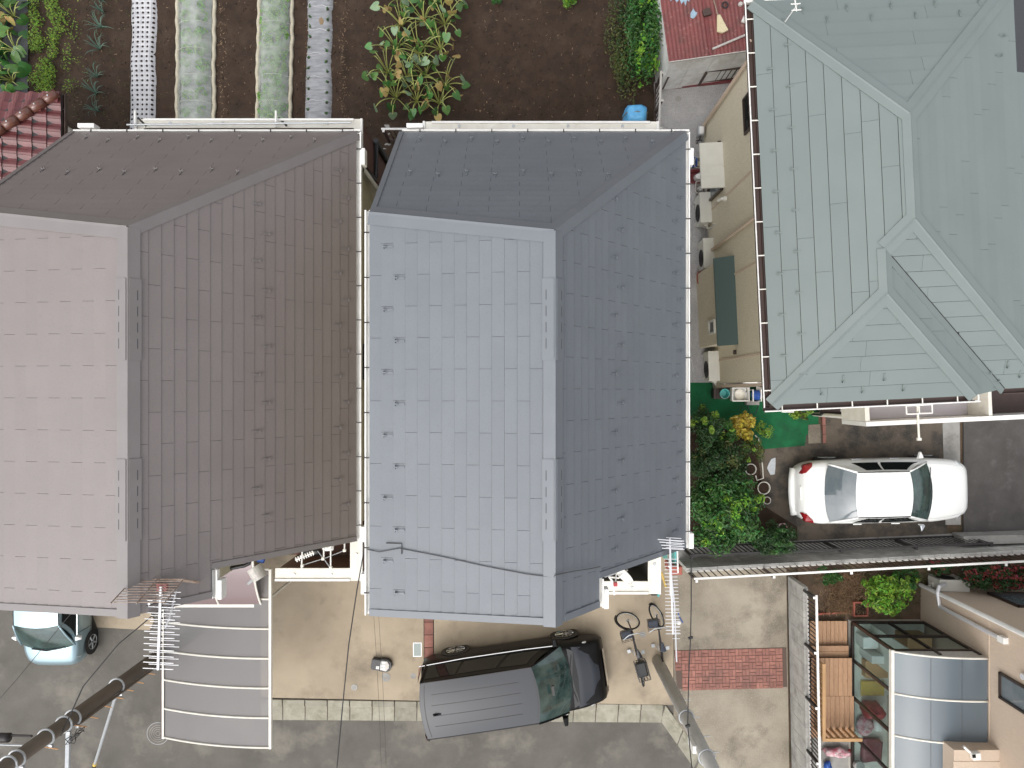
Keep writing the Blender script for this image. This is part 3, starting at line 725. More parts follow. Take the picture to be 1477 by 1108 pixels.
gutter(gr, G(uv_,VC-.01,GZ-.30), G(ue,VC-.01,GZ-.30), -GV, .11, 'brown_metal', .62, 'cream', .022)
gutter(gr, G(-.14,Vn+.01,GZ-.02), G(2*Um,Vn+.01,GZ-.02), GV, .11, 'white', .62, 'cream', .022)
MB().prism([(p.x,p.y) for p in (G(.36,.46),G(ue-.3,.46),G(ue-.3,6.1),G(2*Um-.3,6.1),G(2*Um-.3,7.46),G(.36,7.46))], 0, GZ-.34).build('wall', M_['tan_siding'], gr)
MB().prism([(p.x,p.y) for p in (G(.33,.33),G(ue-.27,.33),G(ue-.27,7.49),G(.33,7.49))], -.05, .22).build('foundation', M_['concrete_grey'], gr)
for v in (1.05, 3.05, 5.05):       # vertical joint covers on the wall
    MB().prism([(p.x,p.y) for p in (G(.345,v),G(.362,v),G(.362,v+.05),G(.345,v+.05))], .24, GZ-.2).build('joint_cover', M_['tan_siding2'], gr)
for v in (.36, 7.42):
    MB().prism([(p.x,p.y) for p in (G(.335,v),G(.40,v),G(.40,v+.07),G(.335,v+.07))], .24, GZ-.2).build('corner_trim', M_['tan_siding2'], gr)
MB().path([G(.30,4.0,5.4),G(.30,4.0,.1)], .035, 8).build('downpipe', M_['tan_siding2'], gr)
MB().path([G(-.06,7.2,5.5),G(.29,7.35,5.2),G(.29,7.35,.1)], .035, 8).build('downpipe', M_['tan_siding2'], gr)
def wall_window(parent, v0, v1, z0, z1, u=.36, fr='bronze', gl='glass_dark', d=.05):
    f = MB()
    def b(va, vb, za, zb, dd=d): f.prism([(p.x,p.y) for p in (G(u-dd,va),G(u+.005,va),G(u+.005,vb),G(u-dd,vb))], za, zb)
    b(v0, v1, z0, z0+.05); b(v0, v1, z1-.05, z1); b(v0, v0+.05, z0+.05, z1-.05); b(v1-.05, v1, z0+.05, z1-.05)
    wo_ = f.build('window', M_[fr], parent)
    MB().prism([(p.x,p.y) for p in (G(u-.02,v0+.05),G(u-.004,v0+.05),G(u-.004,v1-.05),G(u-.02,v1-.05))], z0+.05, z1-.05).build('pane', M_[gl], wo_)
    return wo_
wall_window(gr, 5.95, 6.75, 3.7, 4.8)
wall_window(gr, 5.28, 6.5, .55, 1.78, d=.08, gl='glass_grey')
MB().prism([(p.x,p.y) for p in (G(-.22,5.3),G(.36,5.3),G(.36,6.42),G(-.22,6.42))], 1.86, 1.93).build('window_canopy', M_['ac_cream'], gr, bevel=.008)
for k in range(3): MB().prism([(p.x,p.y) for p in (G(-.21,5.58+.28*k),G(.355,5.58+.28*k),G(.355,5.586+.28*k),G(-.21,5.586+.28*k))], 1.93, 1.937).build('canopy_seam', M_['ac_cream'], gr)
# bay with its own little green roof
MB().prism([(p.x,p.y) for p in (G(.02,1.45),G(.37,1.45),G(.37,3.45),G(.02,3.45))], .0, 2.12).build('bay_wall', M_['tan_siding'], gr)
bf = MB(); bf.hull([G(-.06,1.38,2.08),G(-.06,3.52,2.08),G(.36,1.38,2.36),G(.36,3.52,2.36),G(-.06,1.38,2.14),G(-.06,3.52,2.14),G(.36,1.38,2.42),G(.36,3.52,2.42)])
bf.build('bay_roof', pm('dark_green_metal', (.055,.085,.08), rough=.45), gr)
wall_window(gr, 1.72, 2.08, 1.2, 1.75, u=.02, fr='ac_cream')
MB().disc(G(.30,1.2,2.4), .055, .06, 14, axis=-GU).build('wall_vent', M_['bronze'], gr)
MB().disc(G(.30,4.95,2.2), .06, .07, 14, axis=-GU).build('wall_vent', M_['ac_cream'], gr)
MB().path([G(.3,4.95,2.2),G(.2,4.95,2.2),G(.14,4.95,2.05)], .04, 8).build('vent_hood', M_['ac_cream'], gr)
# first-floor balcony on the south side
bal = MB(); bal.prism([(p.x,p.y) for p in (G(2.9,-.55),G(8.0,-.55),G(8.0,.36),G(2.9,.36))], 2.50, 2.62)
bal = bal.build('balcony_floor', pm('balcony_lilac', (.56,.53,.58), rough=.6), gr)
MB().prism([(p.x,p.y) for p in (G(2.85,-.66),G(8.0,-.66),G(8.0,-.56),G(2.85,-.56))], 2.2, 3.45).build('balcony_rail', M_['white'], gr)
MB().prism([(p.x,p.y) for p in (G(2.85,-.555),G(2.95,-.555),G(2.95,.36),G(2.85,.36))], 2.2, 3.42).build('balcony_rail', M_['cream'], gr)
MB().prism([(p.x,p.y) for p in (G(5.65,-.555),G(5.73,-.555),G(5.73,.36),G(5.65,.36))], 2.63, 3.42).build('balcony_divider', M_['cream'], gr)
MB().prism([(p.x,p.y) for p in (G(5.74,-.55),G(8.0,-.55),G(8.0,.36),G(5.74,.36))], 2.625, 2.64).build('balcony_mat', M_['brown_metal'], gr)
for u in (3.05, 5.0): MB().tube(G(u,-.5,0), G(u,-.5,2.5), .05).build('balcony_post', M_['cream'], gr)
# laundry hangers over the balcony, on their poles
for (u0, u1, v0, v1, lab) in ((3.72,4.3,-.42,-.05,'square white peg hanger on the balcony below the green roof'), (4.6,5.35,-.2,-.02,'narrow white peg hanger on the balcony nearer the divider')):
    t = thing('peg_hanger', lab, 'laundry hanger', G(u0, v0, 3.5))
    m = MB(); z = 3.55
    for a, b in (((u0,v0),(u1,v0)),((u1,v0),(u1,v1)),((u1,v1),(u0,v1)),((u0,v1),(u0,v0))): m.tube(G(*a,z), G(*b,z), .018, n=6)
    n = 2 if v1-v0 > .3 else 5
    for i in range(1, n): m.tube(G(u0+(u1-u0)*i/n,v0,z), G(u0+(u1-u0)*i/n,v1,z), .014, n=6)
    if n == 2: m.tube(G(u0,(v0+v1)/2,z), G(u1,(v0+v1)/2,z), .014, n=6)
    m.build('frame', M_['white'], t)
    h = MB()
    for i in range(6): p = G(u0+(u1-u0)*(i+.5)/6, v0, z-.05); h.box(p, (.02,.015,.08))
    h.build('pegs', M_['white'], t)
t = thing('laundry_bracket', 'cream laundry arm reaching out over the white balcony rail', 'bracket', G(4.0,-.6,3.5))
MB().tube(G(4.0,.36,3.5), G(4.0,-1.0,3.5), .025).build('arm', M_['cream'], t); MB().box(G(4.0,-1.0,3.5), (.09,.06,.05)).build('end_cap', M_['cream'], t)
# low storage frame under the eaves
t = thing('garden_rack', 'long dark framed rack of garden odds and ends under the eaves', 'rack', G(1.3,-.1))
sw_ = P(1184,597,.7)
MB().path(pp([(1183,590),(1183,597),(1345,603),(1345,590)], .7), .03, 6).build('frame', M_['black'], t)
MB().prism([(p.x,p.y) for p in pp([(1185,585),(1345,585),(1345,604),(1185,597)], .6)], .55, .6).build('shelf', M_['brown_metal'], t)
MB().prism([(p.x,p.y) for p in pp([(1184,597),(1345,604),(1345,607),(1184,600)], .68)], .0, .68).build('panel', M_['dark_metal'], t)
for nme, lab, px, py, sz, mt in (('cloth_bundle','crumpled teal cloth on the long dark rack',1252,592,(.32,.12,.08),'teal'),('paper_bundle','small white bundle on the long dark rack',1217,591,(.14,.12,.1),'dirty_white'),('folded_box','pale folded sheet at the right end of the dark rack',1300,594,(.7,.16,.05),'dirty_white')):
    q = P(px, py, .64); m = MB()
    def bl(u, v, q=q, sz=sz): return (q.x+(u-.5)*sz[0], q.y+(v-.5)*sz[1]+.02*math.sin(u*9), .6+sz[2]*(math.sin(math.pi*u)**.5*math.sin(math.pi*v)**.5)*(1+.3*noise.noise((u*4+px, v*4, 0)))+.003)
    tag(m.grid(bl, 14, 8).build(nme, M_[mt], smooth=True), lab, 'cloth' if 'cloth' in nme else 'bundle')
# ================================================================== RED TILED HOUSE (top left)
RZ = 3.3
t = thing('tiled_house', 'white house corner with glazed dark red tiled roof, top left', 'house', P(40,200,0))
e0 = P(88,135,RZ); xw = e0.x
hipdir = Vector((-1,-1,0)).normalized()
slope = .45; Lh = 4.2
A = e0; B = Vector((xw, A.y-4.2, RZ)); Cc = Vector((xw-4.2, A.y, RZ)); D_ = Vector((xw-2.1, A.y-2.1, RZ+2.1*slope)); E_ = Vector((xw-2.1, A.y-4.2, RZ+2.1*slope)); F_ = Vector((xw-4.2, A.y-.0, RZ))
fR = Face([A, D_, E_, B], (0,1,0)); fT = Face([A, Vector((xw-4.2,A.y,RZ)), D_], (1,0,0))
rf = deck([fR, fT], t, 'deck_dark', .15).build('roof', M_['deck_dark'], t)
def roof_tile_mesh(e, w_):
    m = MB(); nseg = 6
    for j, (v, h) in enumerate(((0,.045),(e*1.03,.006))):
        for i in range(nseg+1):
            u = i/nseg*w_; m.v.append(Vector((u, v, h+.028*math.sin(i/nseg*2*math.pi+.6))))
    for i in range(nseg): m.f.append([i, i+1, nseg+2+i, nseg+1+i])
    for i in range(nseg+1): m.v.append(m.v[i]+Vector((0,0,-.03)))
    b = 2*nseg+2
    for i in range(nseg): m.f.append([b+i, b+i+1, i+1, i])
    return m
def glazed(f, e, w_):
    me = roof_tile_mesh(e, w_-.006).mesh('roof_tile'); me.materials.append(M_['red_tile'])
    us = [p[0] for p in f.uv]; vs = [p[1] for p in f.uv]; k = 0
    while k*e < max(vs):
        i = math.floor(min(us)/w_)
        while i*w_ < max(us):
            q = clip_rect(f.uv, i*w_, (i+1)*w_, k*e, (k+1)*e)
            if q and area(q) > .45*e*w_: piece('roof_tile', me, rf, f.M @ Matrix.Translation((i*w_, k*e, 0)))
            i += 1
        k += 1
glazed(fR, .28, .30); glazed(fT, .28, .30)
hd = (D_-A); hl = hd.length; n = 9
for i in range(n):
    a = A+hd*((i+.15)/n)+Vector((0,0,.08)); b = A+hd*((i+1.1)/n)+Vector((0,0,.08))
    MB().path([a, a.lerp(b,.5), b], .115, 10, r1=.095).build('ridge_tile', M_['red_ridge'], rf, smooth=True)
    MB().disc(a.lerp(b,.5)+Vector((0,0,.105)), .018, .012, 8).build('nail_cap', M_['steel'], rf)
MB().hull([(x,y,z) for x in (xw-4.5,xw-.35) for y in (P(0,163,RZ).y,B.y-.5) for z in (0,RZ-.05)]).build('wall', M_['white'], t)
MB().bb(xw-.38, xw-.30, P(0,163,RZ).y-.0, P(0,163,RZ).y+.08, 0, RZ-.05).build('corner_trim', M_['brown_metal'], t)
gutter(t, (xw+.0,A.y,RZ-.05), (xw+.0,B.y,RZ-.05), (1,0,0), .07, 'brown_metal')
# ================================================================== SHED WITH RED TIN ROOF
SZ = 1.95
c0 = P(967,86,SZ); c1 = P(1092,68,SZ); dx = (c1-c0).normalized(); dy = Vector((-dx.y, dx.x, 0))
t = thing('garden_shed', 'old shed with rusty red corrugated roof and pale panel walls', 'shed', c0.xy.to_3d(), math.atan2(dx.y, dx.x))
def SH(a, b, z=0): return c0.xy.to_3d()+dx*a+dy*b+Vector((0,0,z))
m = MB(); nc = 190
Ls = 2.9; Ws = 3.4
m.grid(lambda u, v: SH(-.05+Ls*u, -.06+Ws*v, SZ+.10*v+.007*math.sin(u*nc)), 220, 2)
rsh = m.build('roof', M_['red_tin'], t)
m = MB(); m.bb(0,0,0,0,0,0); m = MB(); m.hull([SH(a,b,z) for a in (-.05,Ls-.05) for b in (-.07,-.05) for z in (SZ-.05,SZ+.012)]); m.build('fascia', M_['clear_plastic'], rsh)
MB().hull([SH(a,b,z) for a in (.03,Ls-.1) for b in (.03,Ws) for z in (0,SZ-.03)]).build('wall', M_['dirty_white'], t)
for k in range(5):
    a = .05+k*.56
    MB().hull([SH(x,y,z) for x in (a,a+.55) for y in (.005,.03) for z in (.05,SZ-.06)]).build('wall_panel', M_['dirty_white'], t)
MB().tube(SH(.99,-.05,SZ+.02), SH(.99,3.3,SZ+.12), .012, n=6).build('roof_seam', M_['maroon'], rsh)
def stain(pts, mat, nm, h=.014):
    q = [(P(a,b,SZ+.05)-c0) for a, b in pts]
    m = MB().poly([SH(x.dot(dx), x.dot(dy), SZ+.10*(x.dot(dy)+.06)/Ws+h) for x in q]); m.build(nm, M_[mat], rsh)
stain([(996,19),(1000,12),(1003,17),(1006,18),(1004,23),(1000,27),(996,25)], 'blue_paint', 'paint_patch')
stain([(965,-8),(996,-8),(994,3),(991,0),(989,9),(986,2),(983,6),(980,-1),(976,4),(972,-2),(967,2)], 'blue_paint', 'paint_patch')
def roof_pt(px, py, h=.0):
    x = P(px, py, SZ+.06)-c0; return SH(x.dot(dx), x.dot(dy), SZ+.10*(x.dot(dy)+.06)/Ws+h)
# things lying on the shed roof
t2 = thing('broom', 'broom with pale straw fan head lying on the red shed roof', 'broom', roof_pt(1040,30))
MB().path([roof_pt(1027,-8,.03), roof_pt(1031,6,.03), roof_pt(1036,24,.035)], .012, 6).build('handle', M_['rope'], t2)
q = [roof_pt(1034,23,.02), roof_pt(1038,22,.02), roof_pt(1050,44,.02), roof_pt(1042,48,.02), roof_pt(1034,46,.02)]
MB().hull(q+[x+Vector((0,0,.05)) for x in q]).build('head', M_['straw'], t2)
a = roof_pt(1021,15); t2 = MB().prism([(p.x,p.y) for p in pp([(1014,12),(1024,8),(1028,18),(1017,21)], SZ+.2)], a.z+.01, a.z+.10).build('wooden_box', M_['brown_metal'], bevel=.01); tag(t2, 'small dark brown box on the red shed roof', 'box')
t2 = MB().torus(roof_pt(1046,7,.02), (0,0,1), .07, .02, 16, 6).build('metal_ring', M_['dark_metal']); tag(t2, 'dark rusty ring lying on the red shed roof', 'ring')
t2 = MB().disc(roof_pt(1068,6,.012), .06, .05, 14, r1=.045).build('jar_lid', M_['clear_plastic']); tag(t2, 'small round pale lid on the red shed roof', 'lid')
tag(MB().path([roof_pt(1028,70,.03), roof_pt(1082,48,.06)], .028, 8).build('plastic_pipe', M_['clear_plastic']), 'loose pale pipe lying across the corner of the shed roof', 'pipe')
# ================================================================== HOUSE AND SUNROOM (bottom right)
HX, HY = 10.9, -5.27
t = thing('tan_house', 'tan sided house behind the glazed sunroom, bottom right corner', 'house', (HX+2.5, HY-4, 0)); th3 = t
MB().bb(HX, HX+6, HY-9, HY, 0, 5.6).build('wall', M_['tan_siding2'], t)
MB().hull([(x,y,5.6) for x in (HX-.4,HX+6.4) for y in (HY-9.4,HY+.4)]+[(x,y,5.75) for x in (HX-.4,HX+6.4) for y in (HY-9.4,HY+.4)]+[(HX+3,HY-3,7),(HX+3,HY-6,7)]).build('roof', M_['slate_grey'], t)
MB().path([(HX-.02,HY+.02,.05),(HX-.02,HY+.02,5.5)], .055, 8).build('corner_downpipe', M_['white'], t)
MB().path([(HX+.25,HY+.22,.75),(HX+.0,HY+.20,.9),(HX-.07,HY+.05,.95),(HX-.06,HY-.28,1.05),(HX-.06,HY-.30,3.4)], .05, 8).build('pipe_duct', M_['alu'], t)
MB().box((HX-.05,HY-.30,3.5), (.13,.14,.22)).build('duct_cap', M_['white'], t)
for z in (2.9,): MB().bb(HX-.012, HX, HY-9, HY-.07, z, z+.05).build('belt_trim', M_['tan_siding2'], t)
def win2(face, a0, a1, z0, z1):
    m = MB()
    if face == 'w':
        for q in ((a0,a1,z0,z0+.05),(a0,a1,z1-.05,z1),(a0,a0+.05,z0,z1),(a1-.05,a1,z0,z1)): m.bb(HX-.06, HX+.0, q[0], q[1], q[2], q[3])
        o = m.build('window', M_['bronze'], th3); MB().bb(HX-.02, HX-.008, a0+.05, a1-.05, z0+.05, z1-.05).build('pane', M_['glass_grey'], o)
    else:
        for q in ((a0,a1,z0,z0+.05),(a0,a1,z1-.05,z1),(a0,a0+.05,z0,z1),(a1-.05,a1,z0,z1)): m.bb(q[0], q[1], HY, HY+.06, q[2], q[3])
        o = m.build('window', M_['bronze'], th3); MB().bb(a0+.05, a1-.05, HY+.008, HY+.02, z0+.05, z1-.05).build('pane', M_['glass_grey'], o)
win2('w', -6.95, -6.35, 3.35, 4.3)
win2('n', 12.15, 13.6, .9, 2.1)
MB().disc((HX,-6.15,4.15), .07, .07, 14, axis=(-1,0,0)).build('wall_vent', M_['alu'], t)
# box-shaped porch pillar with a floodlight
pb = P(1376,1082,3.3); pbx = pb.x
MB().bb(pbx, HX, -12.4, pb.y, 0, 3.3).build('porch_block', M_['tan_siding2'], t)
MB().bb(pbx-.02, HX, -12.4, pb.y-.26, 3.3, 3.312).build('porch_trim', M_['tan_siding2'], t)
lt = thing('floodlight', 'white square floodlight with a short arm on the tan porch block', 'lamp', (pbx+.35, pb.y-.15, 3.3))
MB().path([P(1390,1077,3.42), P(1399,1085,3.42)], .03, 8).build('arm', M_['white'], lt)
MB().box(P(1407,1090,3.42), (.18,.16,.14), .1).build('housing', M_['white'], lt, bevel=.015); q = P(1405,1091,3.5); MB().box(q, (.07,.07,.02), .1).build('lens', M_['glass_dark'], lt)
# sunroom
sx0, sx1, sy1, sy0, sz0, sz1, sz2 = 8.92, 10.86, -6.2, -12.2, .3, 2.43, 2.94
t = thing('sunroom', 'glazed sunroom with blue-grey curved roof against the tan house', 'sunroom', (9.9,-8.5,0)); sun = t
MB().bb(sx0, sx1, sy0, sy1, 0, sz0-.02).build('floor', M_['cream'], t)
def rz_(s):  # roof curve, s = 0 at the eave
    return sz1+.06+(sz2-sz1-.06)*(1-(1-s)**2.6)
def rx_(s): return sx0+(sx1-sx0)*s
NB = 6; bay = (sy1-sy0)/NB
for i in range(NB):
    ya, yb = sy1-bay*i-.02, sy1-bay*(i+1)+.02
    MB().grid(lambda u, v: (rx_(u), ya+(yb-ya)*v, rz_(u)), 14, 1).build('roof_panel', M_['poly_blue'], t, smooth=True)
for i in range(NB+1):
    y = sy1-bay*i
    MB().path([(rx_(s/14), y, rz_(s/14)+.012) for s in range(15)], .024, 6).build('roof_rib', M_['cream'], t, smooth=True)
for s in (.36, .70):
    MB().tube((rx_(s),sy1,rz_(s)+.004), (rx_(s),sy0,rz_(s)+.002), .005, n=5).build('roof_seam', M_['vent_slot'], t)
MB().bb(sx0-.07, sx0+.02, sy0, sy1+.02, sz1-.06, sz1+.06).build('eave_beam', M_['cream'], t)
MB().bb(sx0-.04, sx0+.03, sy0, sy1, sz0-.04, sz0+.04).build('sill', M_['bronze'], t)
for i in range(NB+1):
    y = sy1-bay*i; MB().bb(sx0-.03, sx0+.03, y-.035, y+.035, sz0, sz1-.05).build('mullion', M_['bronze'], t)
    if i < NB:
        MB().bb(sx0-.006, sx0+.006, y-bay+.035, y-.035, sz0+.04, sz1-.06).build('pane', M_['glass'], t)
MB().bb(sx0-.035, sx0+.035, sy1-.03, sy1+.045, sz0, sz1).build('corner_post', M_['bronze'], t)
xm = (sx0+sx1)/2
for x in (xm, sx1-.03): MB().bb(x-.03, x+.03, sy1-.03, sy1+.03, sz0, sz1+.3).build('mullion', M_['bronze'], t)
for z in (sz0, 1.4, sz1): MB().bb(sx0+.03, sx1, sy1-.031, sy1+.031, z-.035, z+.035).build('transom', M_['bronze'], t)
for xa, xb in ((sx0+.035,xm-.03),(xm+.03,sx1-.06)):
    for za, zb in ((sz0+.035,1.365),(1.435,sz1-.035)): MB().bb(xa, xb, sy1-.006, sy1+.006, za, zb).build('pane', M_['glass'], t)
m = MB(); m.poly([(rx_(s/14),sy1,rz_(s/14)) for s in range(15)][::-1]+[(sx0,sy1,sz1+.035),(sx1,sy1,sz1+.035)]); m.build('fanlight', M_['clear_plastic'], t)
MB().bb(sx0+.5, sx0+.53, sy1-1.0, sy1-.05, .3, 2.2).build('curtain', M_['cream'], t)
# things inside the sunroom
def blob(name, c, r, mat, label, cat, sq=.35, amp=.15):
    c = Vector(c); m = MB(); nu, nv = 14, 8
    def f(u, v):
        th = 2*math.pi*u; ph = math.pi*(v-.5); k = 1+amp*noise.noise((math.cos(th)*1.5+c.x*3, math.sin(th)*1.5+c.y*3, v*3))
        cx = math.copysign(abs(math.cos(th))**(1-sq), math.cos(th)); sx = math.copysign(abs(math.sin(th))**(1-sq), math.sin(th)); cp = math.cos(ph)**(1-sq); spv = math.copysign(abs(math.sin(ph))**(1-sq), math.sin(ph))
        return (c.x+r[0]*cx*cp*k, c.y+r[1]*sx*cp*k, c.z+r[2]+r[2]*spv*k)
    o = m.grid(f, nu, nv).build(name, M_[mat], smooth=True); return tag(o, label, cat)
blob('storage_bag', (9.32,-8.45,.3), (.24,.20,.24), 'red', 'red fabric bag standing inside the sunroom', 'bag', .55, .35)
blob('toy_pile', (9.20,-8.95,.3), (.22,.25,.10), 'pink', 'low pile of pink and white toys on the sunroom floor', 'toys', .1, .5)
blob('paper_roll', (9.55,-8.9,.3), (.12,.16,.12), 'white', 'short white roll beside the red bag in the sunroom', 'roll', .4, .05)
blob('folded_blanket', (9.4,-9.6,.3), (.26,.3,.07), 'maroon', 'dark red folded blanket toward the back of the sunroom', 'blanket', .7, .3)
tag(MB().bb(9.1,9.6,-7.05,-6.85,.305,1.0).build('drying_rack', M_['white'], bevel=.01), 'tall white panel just behind the first sunroom pane', 'panel')
tag(MB().bb(10.3,10.8,-9.5,-7.4,.305,.75).build('low_cupboard', M_['tan_siding2'], bevel=.01), 'low beige cupboard along the house wall inside the sunroom', 'cupboard')
tag(MB().bb(9.12,9.75,-8.15,-7.75,.305,.36).build('play_mat', M_['yellow'], bevel=.02), 'yellow play mat on the sunroom floor', 'mat')
tag(MB().bb(9.15,9.75,-7.6,-7.15,.305,.55).build('cardboard_box', M_['wood_rail'], bevel=.01), 'open brown box in the sunroom behind the glass', 'box')
blob('flower_pot_plant', (9.75,-6.6,.3), (.16,.14,.32), 'pink', 'pink flowers behind the upper glass of the sunroom end', 'flowers', .0, .5)
tag(MB().bb(10.05,10.7,-6.95,-6.4,.305,.95).build('wooden_cabinet', M_['wood_rail'], bevel=.01), 'pale wooden cabinet inside the end of the sunroom', 'cabinet')
tag(MB().bb(9.0,9.4,-6.75,-6.45,.305,.75).build('white_crate', M_['white'], bevel=.01), 'pale box just inside the sunroom corner', 'box')
# wooden deck in front of the sunroom
t = thing('wooden_deck', 'orange-brown plank deck with slatted railing beside the sunroom', 'deck', P(1200,980,0))
dk = t
def planks(px0, px1, py0, py1, z, n, along='y', nm='plank', th=.03):
    a, b = P(px0,py0,z), P(px1,py1,z)
    for i in range(n):
        if along == 'y':
            w_ = (b.x-a.x)/n; MB().bb(a.x+i*w_+.004, a.x+(i+1)*w_-.004, b.y, a.y, z-th, z).build(nm, M_['wood'], dk)
        else:
            w_ = (a.y-b.y)/n; MB().bb(a.x, b.x, a.y-(i+1)*w_+.004, a.y-i*w_-.004, z-th, z).build(nm, M_['wood'], dk)
planks(1168,1222,896,931,.22,9); planks(1168,1224,931.5,948,.36,2,'x')
planks(1170,1229,949.5,1004,.50,9); planks(1170,1232,1004.5,1064,.50,9)
a, b = P(1168,896,.2), P(1229,1064,.2); MB().bb(a.x+.03, a.x+1.0, P(0,931,.2).y, a.y-.03, 0, .18).build('frame', M_['bronze'], t)
a2 = P(0,950,.47).y; MB().bb(P(1171,0,.4).x, P(1228,0,.4).x, P(0,1063,.46).y, a2, 0, .465).build('frame', M_['bronze'], t)
MB().bb(P(1169,0,.3).x, P(1222,0,.3).x, P(0,947,.3).y, P(0,932,.3).y, 0, .325).build('frame', M_['bronze'], t)
ra, rb, rc = P(1188,957,1.1), P(1194,1067,1.1), P(1246,1065,1.1)
xl_ = P(1181,0,.5).x
r0, r1, r2 = Vector((ra.x, ra.y, 1.1)), Vector((ra.x+.0, rb.y, 1.1)), Vector((rc.x-.05, rb.y, 1.1))
MB().hull([r0+Vector((x,0,z)) for x in (-.04,.04) for z in (-.03,.03)]+[r1+Vector((x,-.04,z)) for x in (-.04,.04) for z in (-.03,.03)]).build('top_rail', M_['wood_rail'], t)
MB().hull([r1+Vector((.041,y,z)) for y in (-.04,.04) for z in (-.03,.03)]+[r2+Vector((0,y,z)) for y in (-.04,.04) for z in (-.03,.03)]).build('top_rail', M_['wood_rail'], t)
for i in range(14):
    p = r0.lerp(r1, (i+.5)/14); MB().bb(p.x-.015, p.x+.015, p.y-.035, p.y+.035, .5, 1.07).build('baluster', M_['wood_rail'], t)
for i in range(6):
    p = r1.lerp(r2, (i+.6)/6); MB().bb(p.x-.035, p.x+.035, p.y-.015, p.y+.015, .5, 1.07).build('baluster', M_['wood_rail'], t)
# ================================================================== WALLS AND FENCES
def block_wall(name, label, a, b, hgt, thick, bl=.40, rows=5, mat='block_wall'):
    a, b = Vector(a), Vector(b); d = (b-a).normalized(); L_ = (b-a).length; ang = math.atan2(d.y, d.x); mid = (a+b)/2
    t = thing(name, label, 'wall', (mid.x, mid.y, 0), ang)
    MB().bb(-L_/2+.01, L_/2-.01, -thick/2+.006, thick/2-.006, 0, hgt-.012).build('mortar', M_['concrete_grey'], t, world=False)
    rh = hgt/rows; me = MB().box((0,0,0), (bl-.012, thick, rh-.012)).mesh('block'); me.materials.append(M_[mat])
    n = int(L_/bl)
    bl2 = L_/n
    for r in range(rows):
        for i in range(n):
            piece('block', me, t, WM[t] @ Matrix.Translation((-L_/2+(i+.5)*bl2, random.uniform(-.001,.001), (r+.5)*rh)))
    return t
def fence(name, label, a, b, z0, h, sp, barm, railm, r=.012, rr=.025, posts=4, low=.06, lowm=None):
    a, b = Vector(a), Vector(b); d = (b-a).normalized(); L_ = (b-a).length; mid = (a+b)/2
    t = thing(name, label, 'fence', (mid.x, mid.y, z0), math.atan2(d.y, d.x))
    MB().bb(-L_/2, L_/2, -rr, rr, h-rr*1.6, h).build('top_rail', M_[railm], t, world=False)
    MB().bb(-L_/2, L_/2, -rr*.8, rr*.8, low, low+.03).build('bottom_rail', M_[lowm or barm], t, world=False)
    for i in range(posts):
        x = -L_/2+.06+(L_-.12)*i/(posts-1); MB().box((x,-rr-.03,h/2), (.05,.05,h)).build('post', M_[barm], t, world=False)
        MB().box((x,-rr-.03,h+.006), (.06,.07,.02)).build('post_cap', M_[railm], t, world=False)
    me = MB().box((0,0,0), (r*1.6, r*1.6, h-low-rr*2)).mesh('bar'); me.materials.append(M_[barm]); n = int(L_/sp)
    for i in range(n): piece('bar', me, t, WM[t] @ Matrix.Translation((-L_/2+(i+.5)*L_/n, 0, low+(h-low-rr*2)/2)))
    return t
WH = 1.03
wa, wb = P(976,807), P(1480,777)
a_, b_ = P(978,806.5), P(1398,784)
bw1 = block_wall('block_wall', 'grey block wall topped by the white-railed fence, below the white sedan', (a_.x,a_.y-.06,0), (b_.x+1.7,b_.y-.06+.09,0), WH, .12)
f1 = fence('bar_fence', 'long low fence with thin white top rail on the grey block wall', (a_.x,a_.y-.07,0), (b_.x+1.75,b_.y-.07+.09,0), WH, .82, .17, 'brown_metal', 'white', posts=6, lowm='clear_plastic')
c_, d_ = P(1136,815), P(1142,1130)
bw2 = block_wall('block_wall', 'pale block wall along the paver driveway', (c_.x+.06,c_.y-.3,0), (d_.x+.06,d_.y,0), 1.08, .12, mat='block_wall_grey')
f2 = fence('bar_fence', 'fence with white top rail between the driveway and the wooden deck', (c_.x+.08,c_.y-.34,0), (d_.x+.08,d_.y,0), 1.08, .68, .105, 'dark_metal', 'white', posts=5, lowm='clear_plastic')
f3 = fence('bar_fence', 'black bar fence beside the parked white sedan', P(982,788.5), P(1396,772), .0, 1.08, .12, 'dark_metal', 'dark_metal', posts=5)
cwl = MB().hull([(p.x,p.y,z) for p in pp([(1372,768),(1520,764),(1520,776),(1375,780)]) for z in (0,.55)]).build('retaining_wall', M_['concrete_grey'], bevel=.02); tag(cwl, 'smooth pale concrete retaining wall right of the black fence', 'wall')
# fences round the garden corner near the shed
f4 = fence('bar_fence', 'brown bar fence in front of the garden shed', P(951,128), P(1062,117.5), .12, .75, .14, 'brown_metal', 'brown_metal', r=.011, posts=3)
MB()
q = MB().hull([(p.x,p.y,z) for p in pp([(948,126),(1066,115),(1066,119),(948,131)]) for z in (0,.12)]).build('low_kerb_wall', M_['maroon']); tag(q, 'low dark red kerb under the brown shed fence', 'kerb')
f5 = fence('bar_fence', 'brown bar fence between the garden plot and the gravel path', P(941,206), P(944,124), .10, .85, .14, 'brown_metal', 'clear_plastic', posts=3)
f6 = fence('bar_fence', 'short white-topped fence between the two tall houses', P(560,205), P(606,205), .1, .9, .12, 'brown_metal', 'white', posts=2)
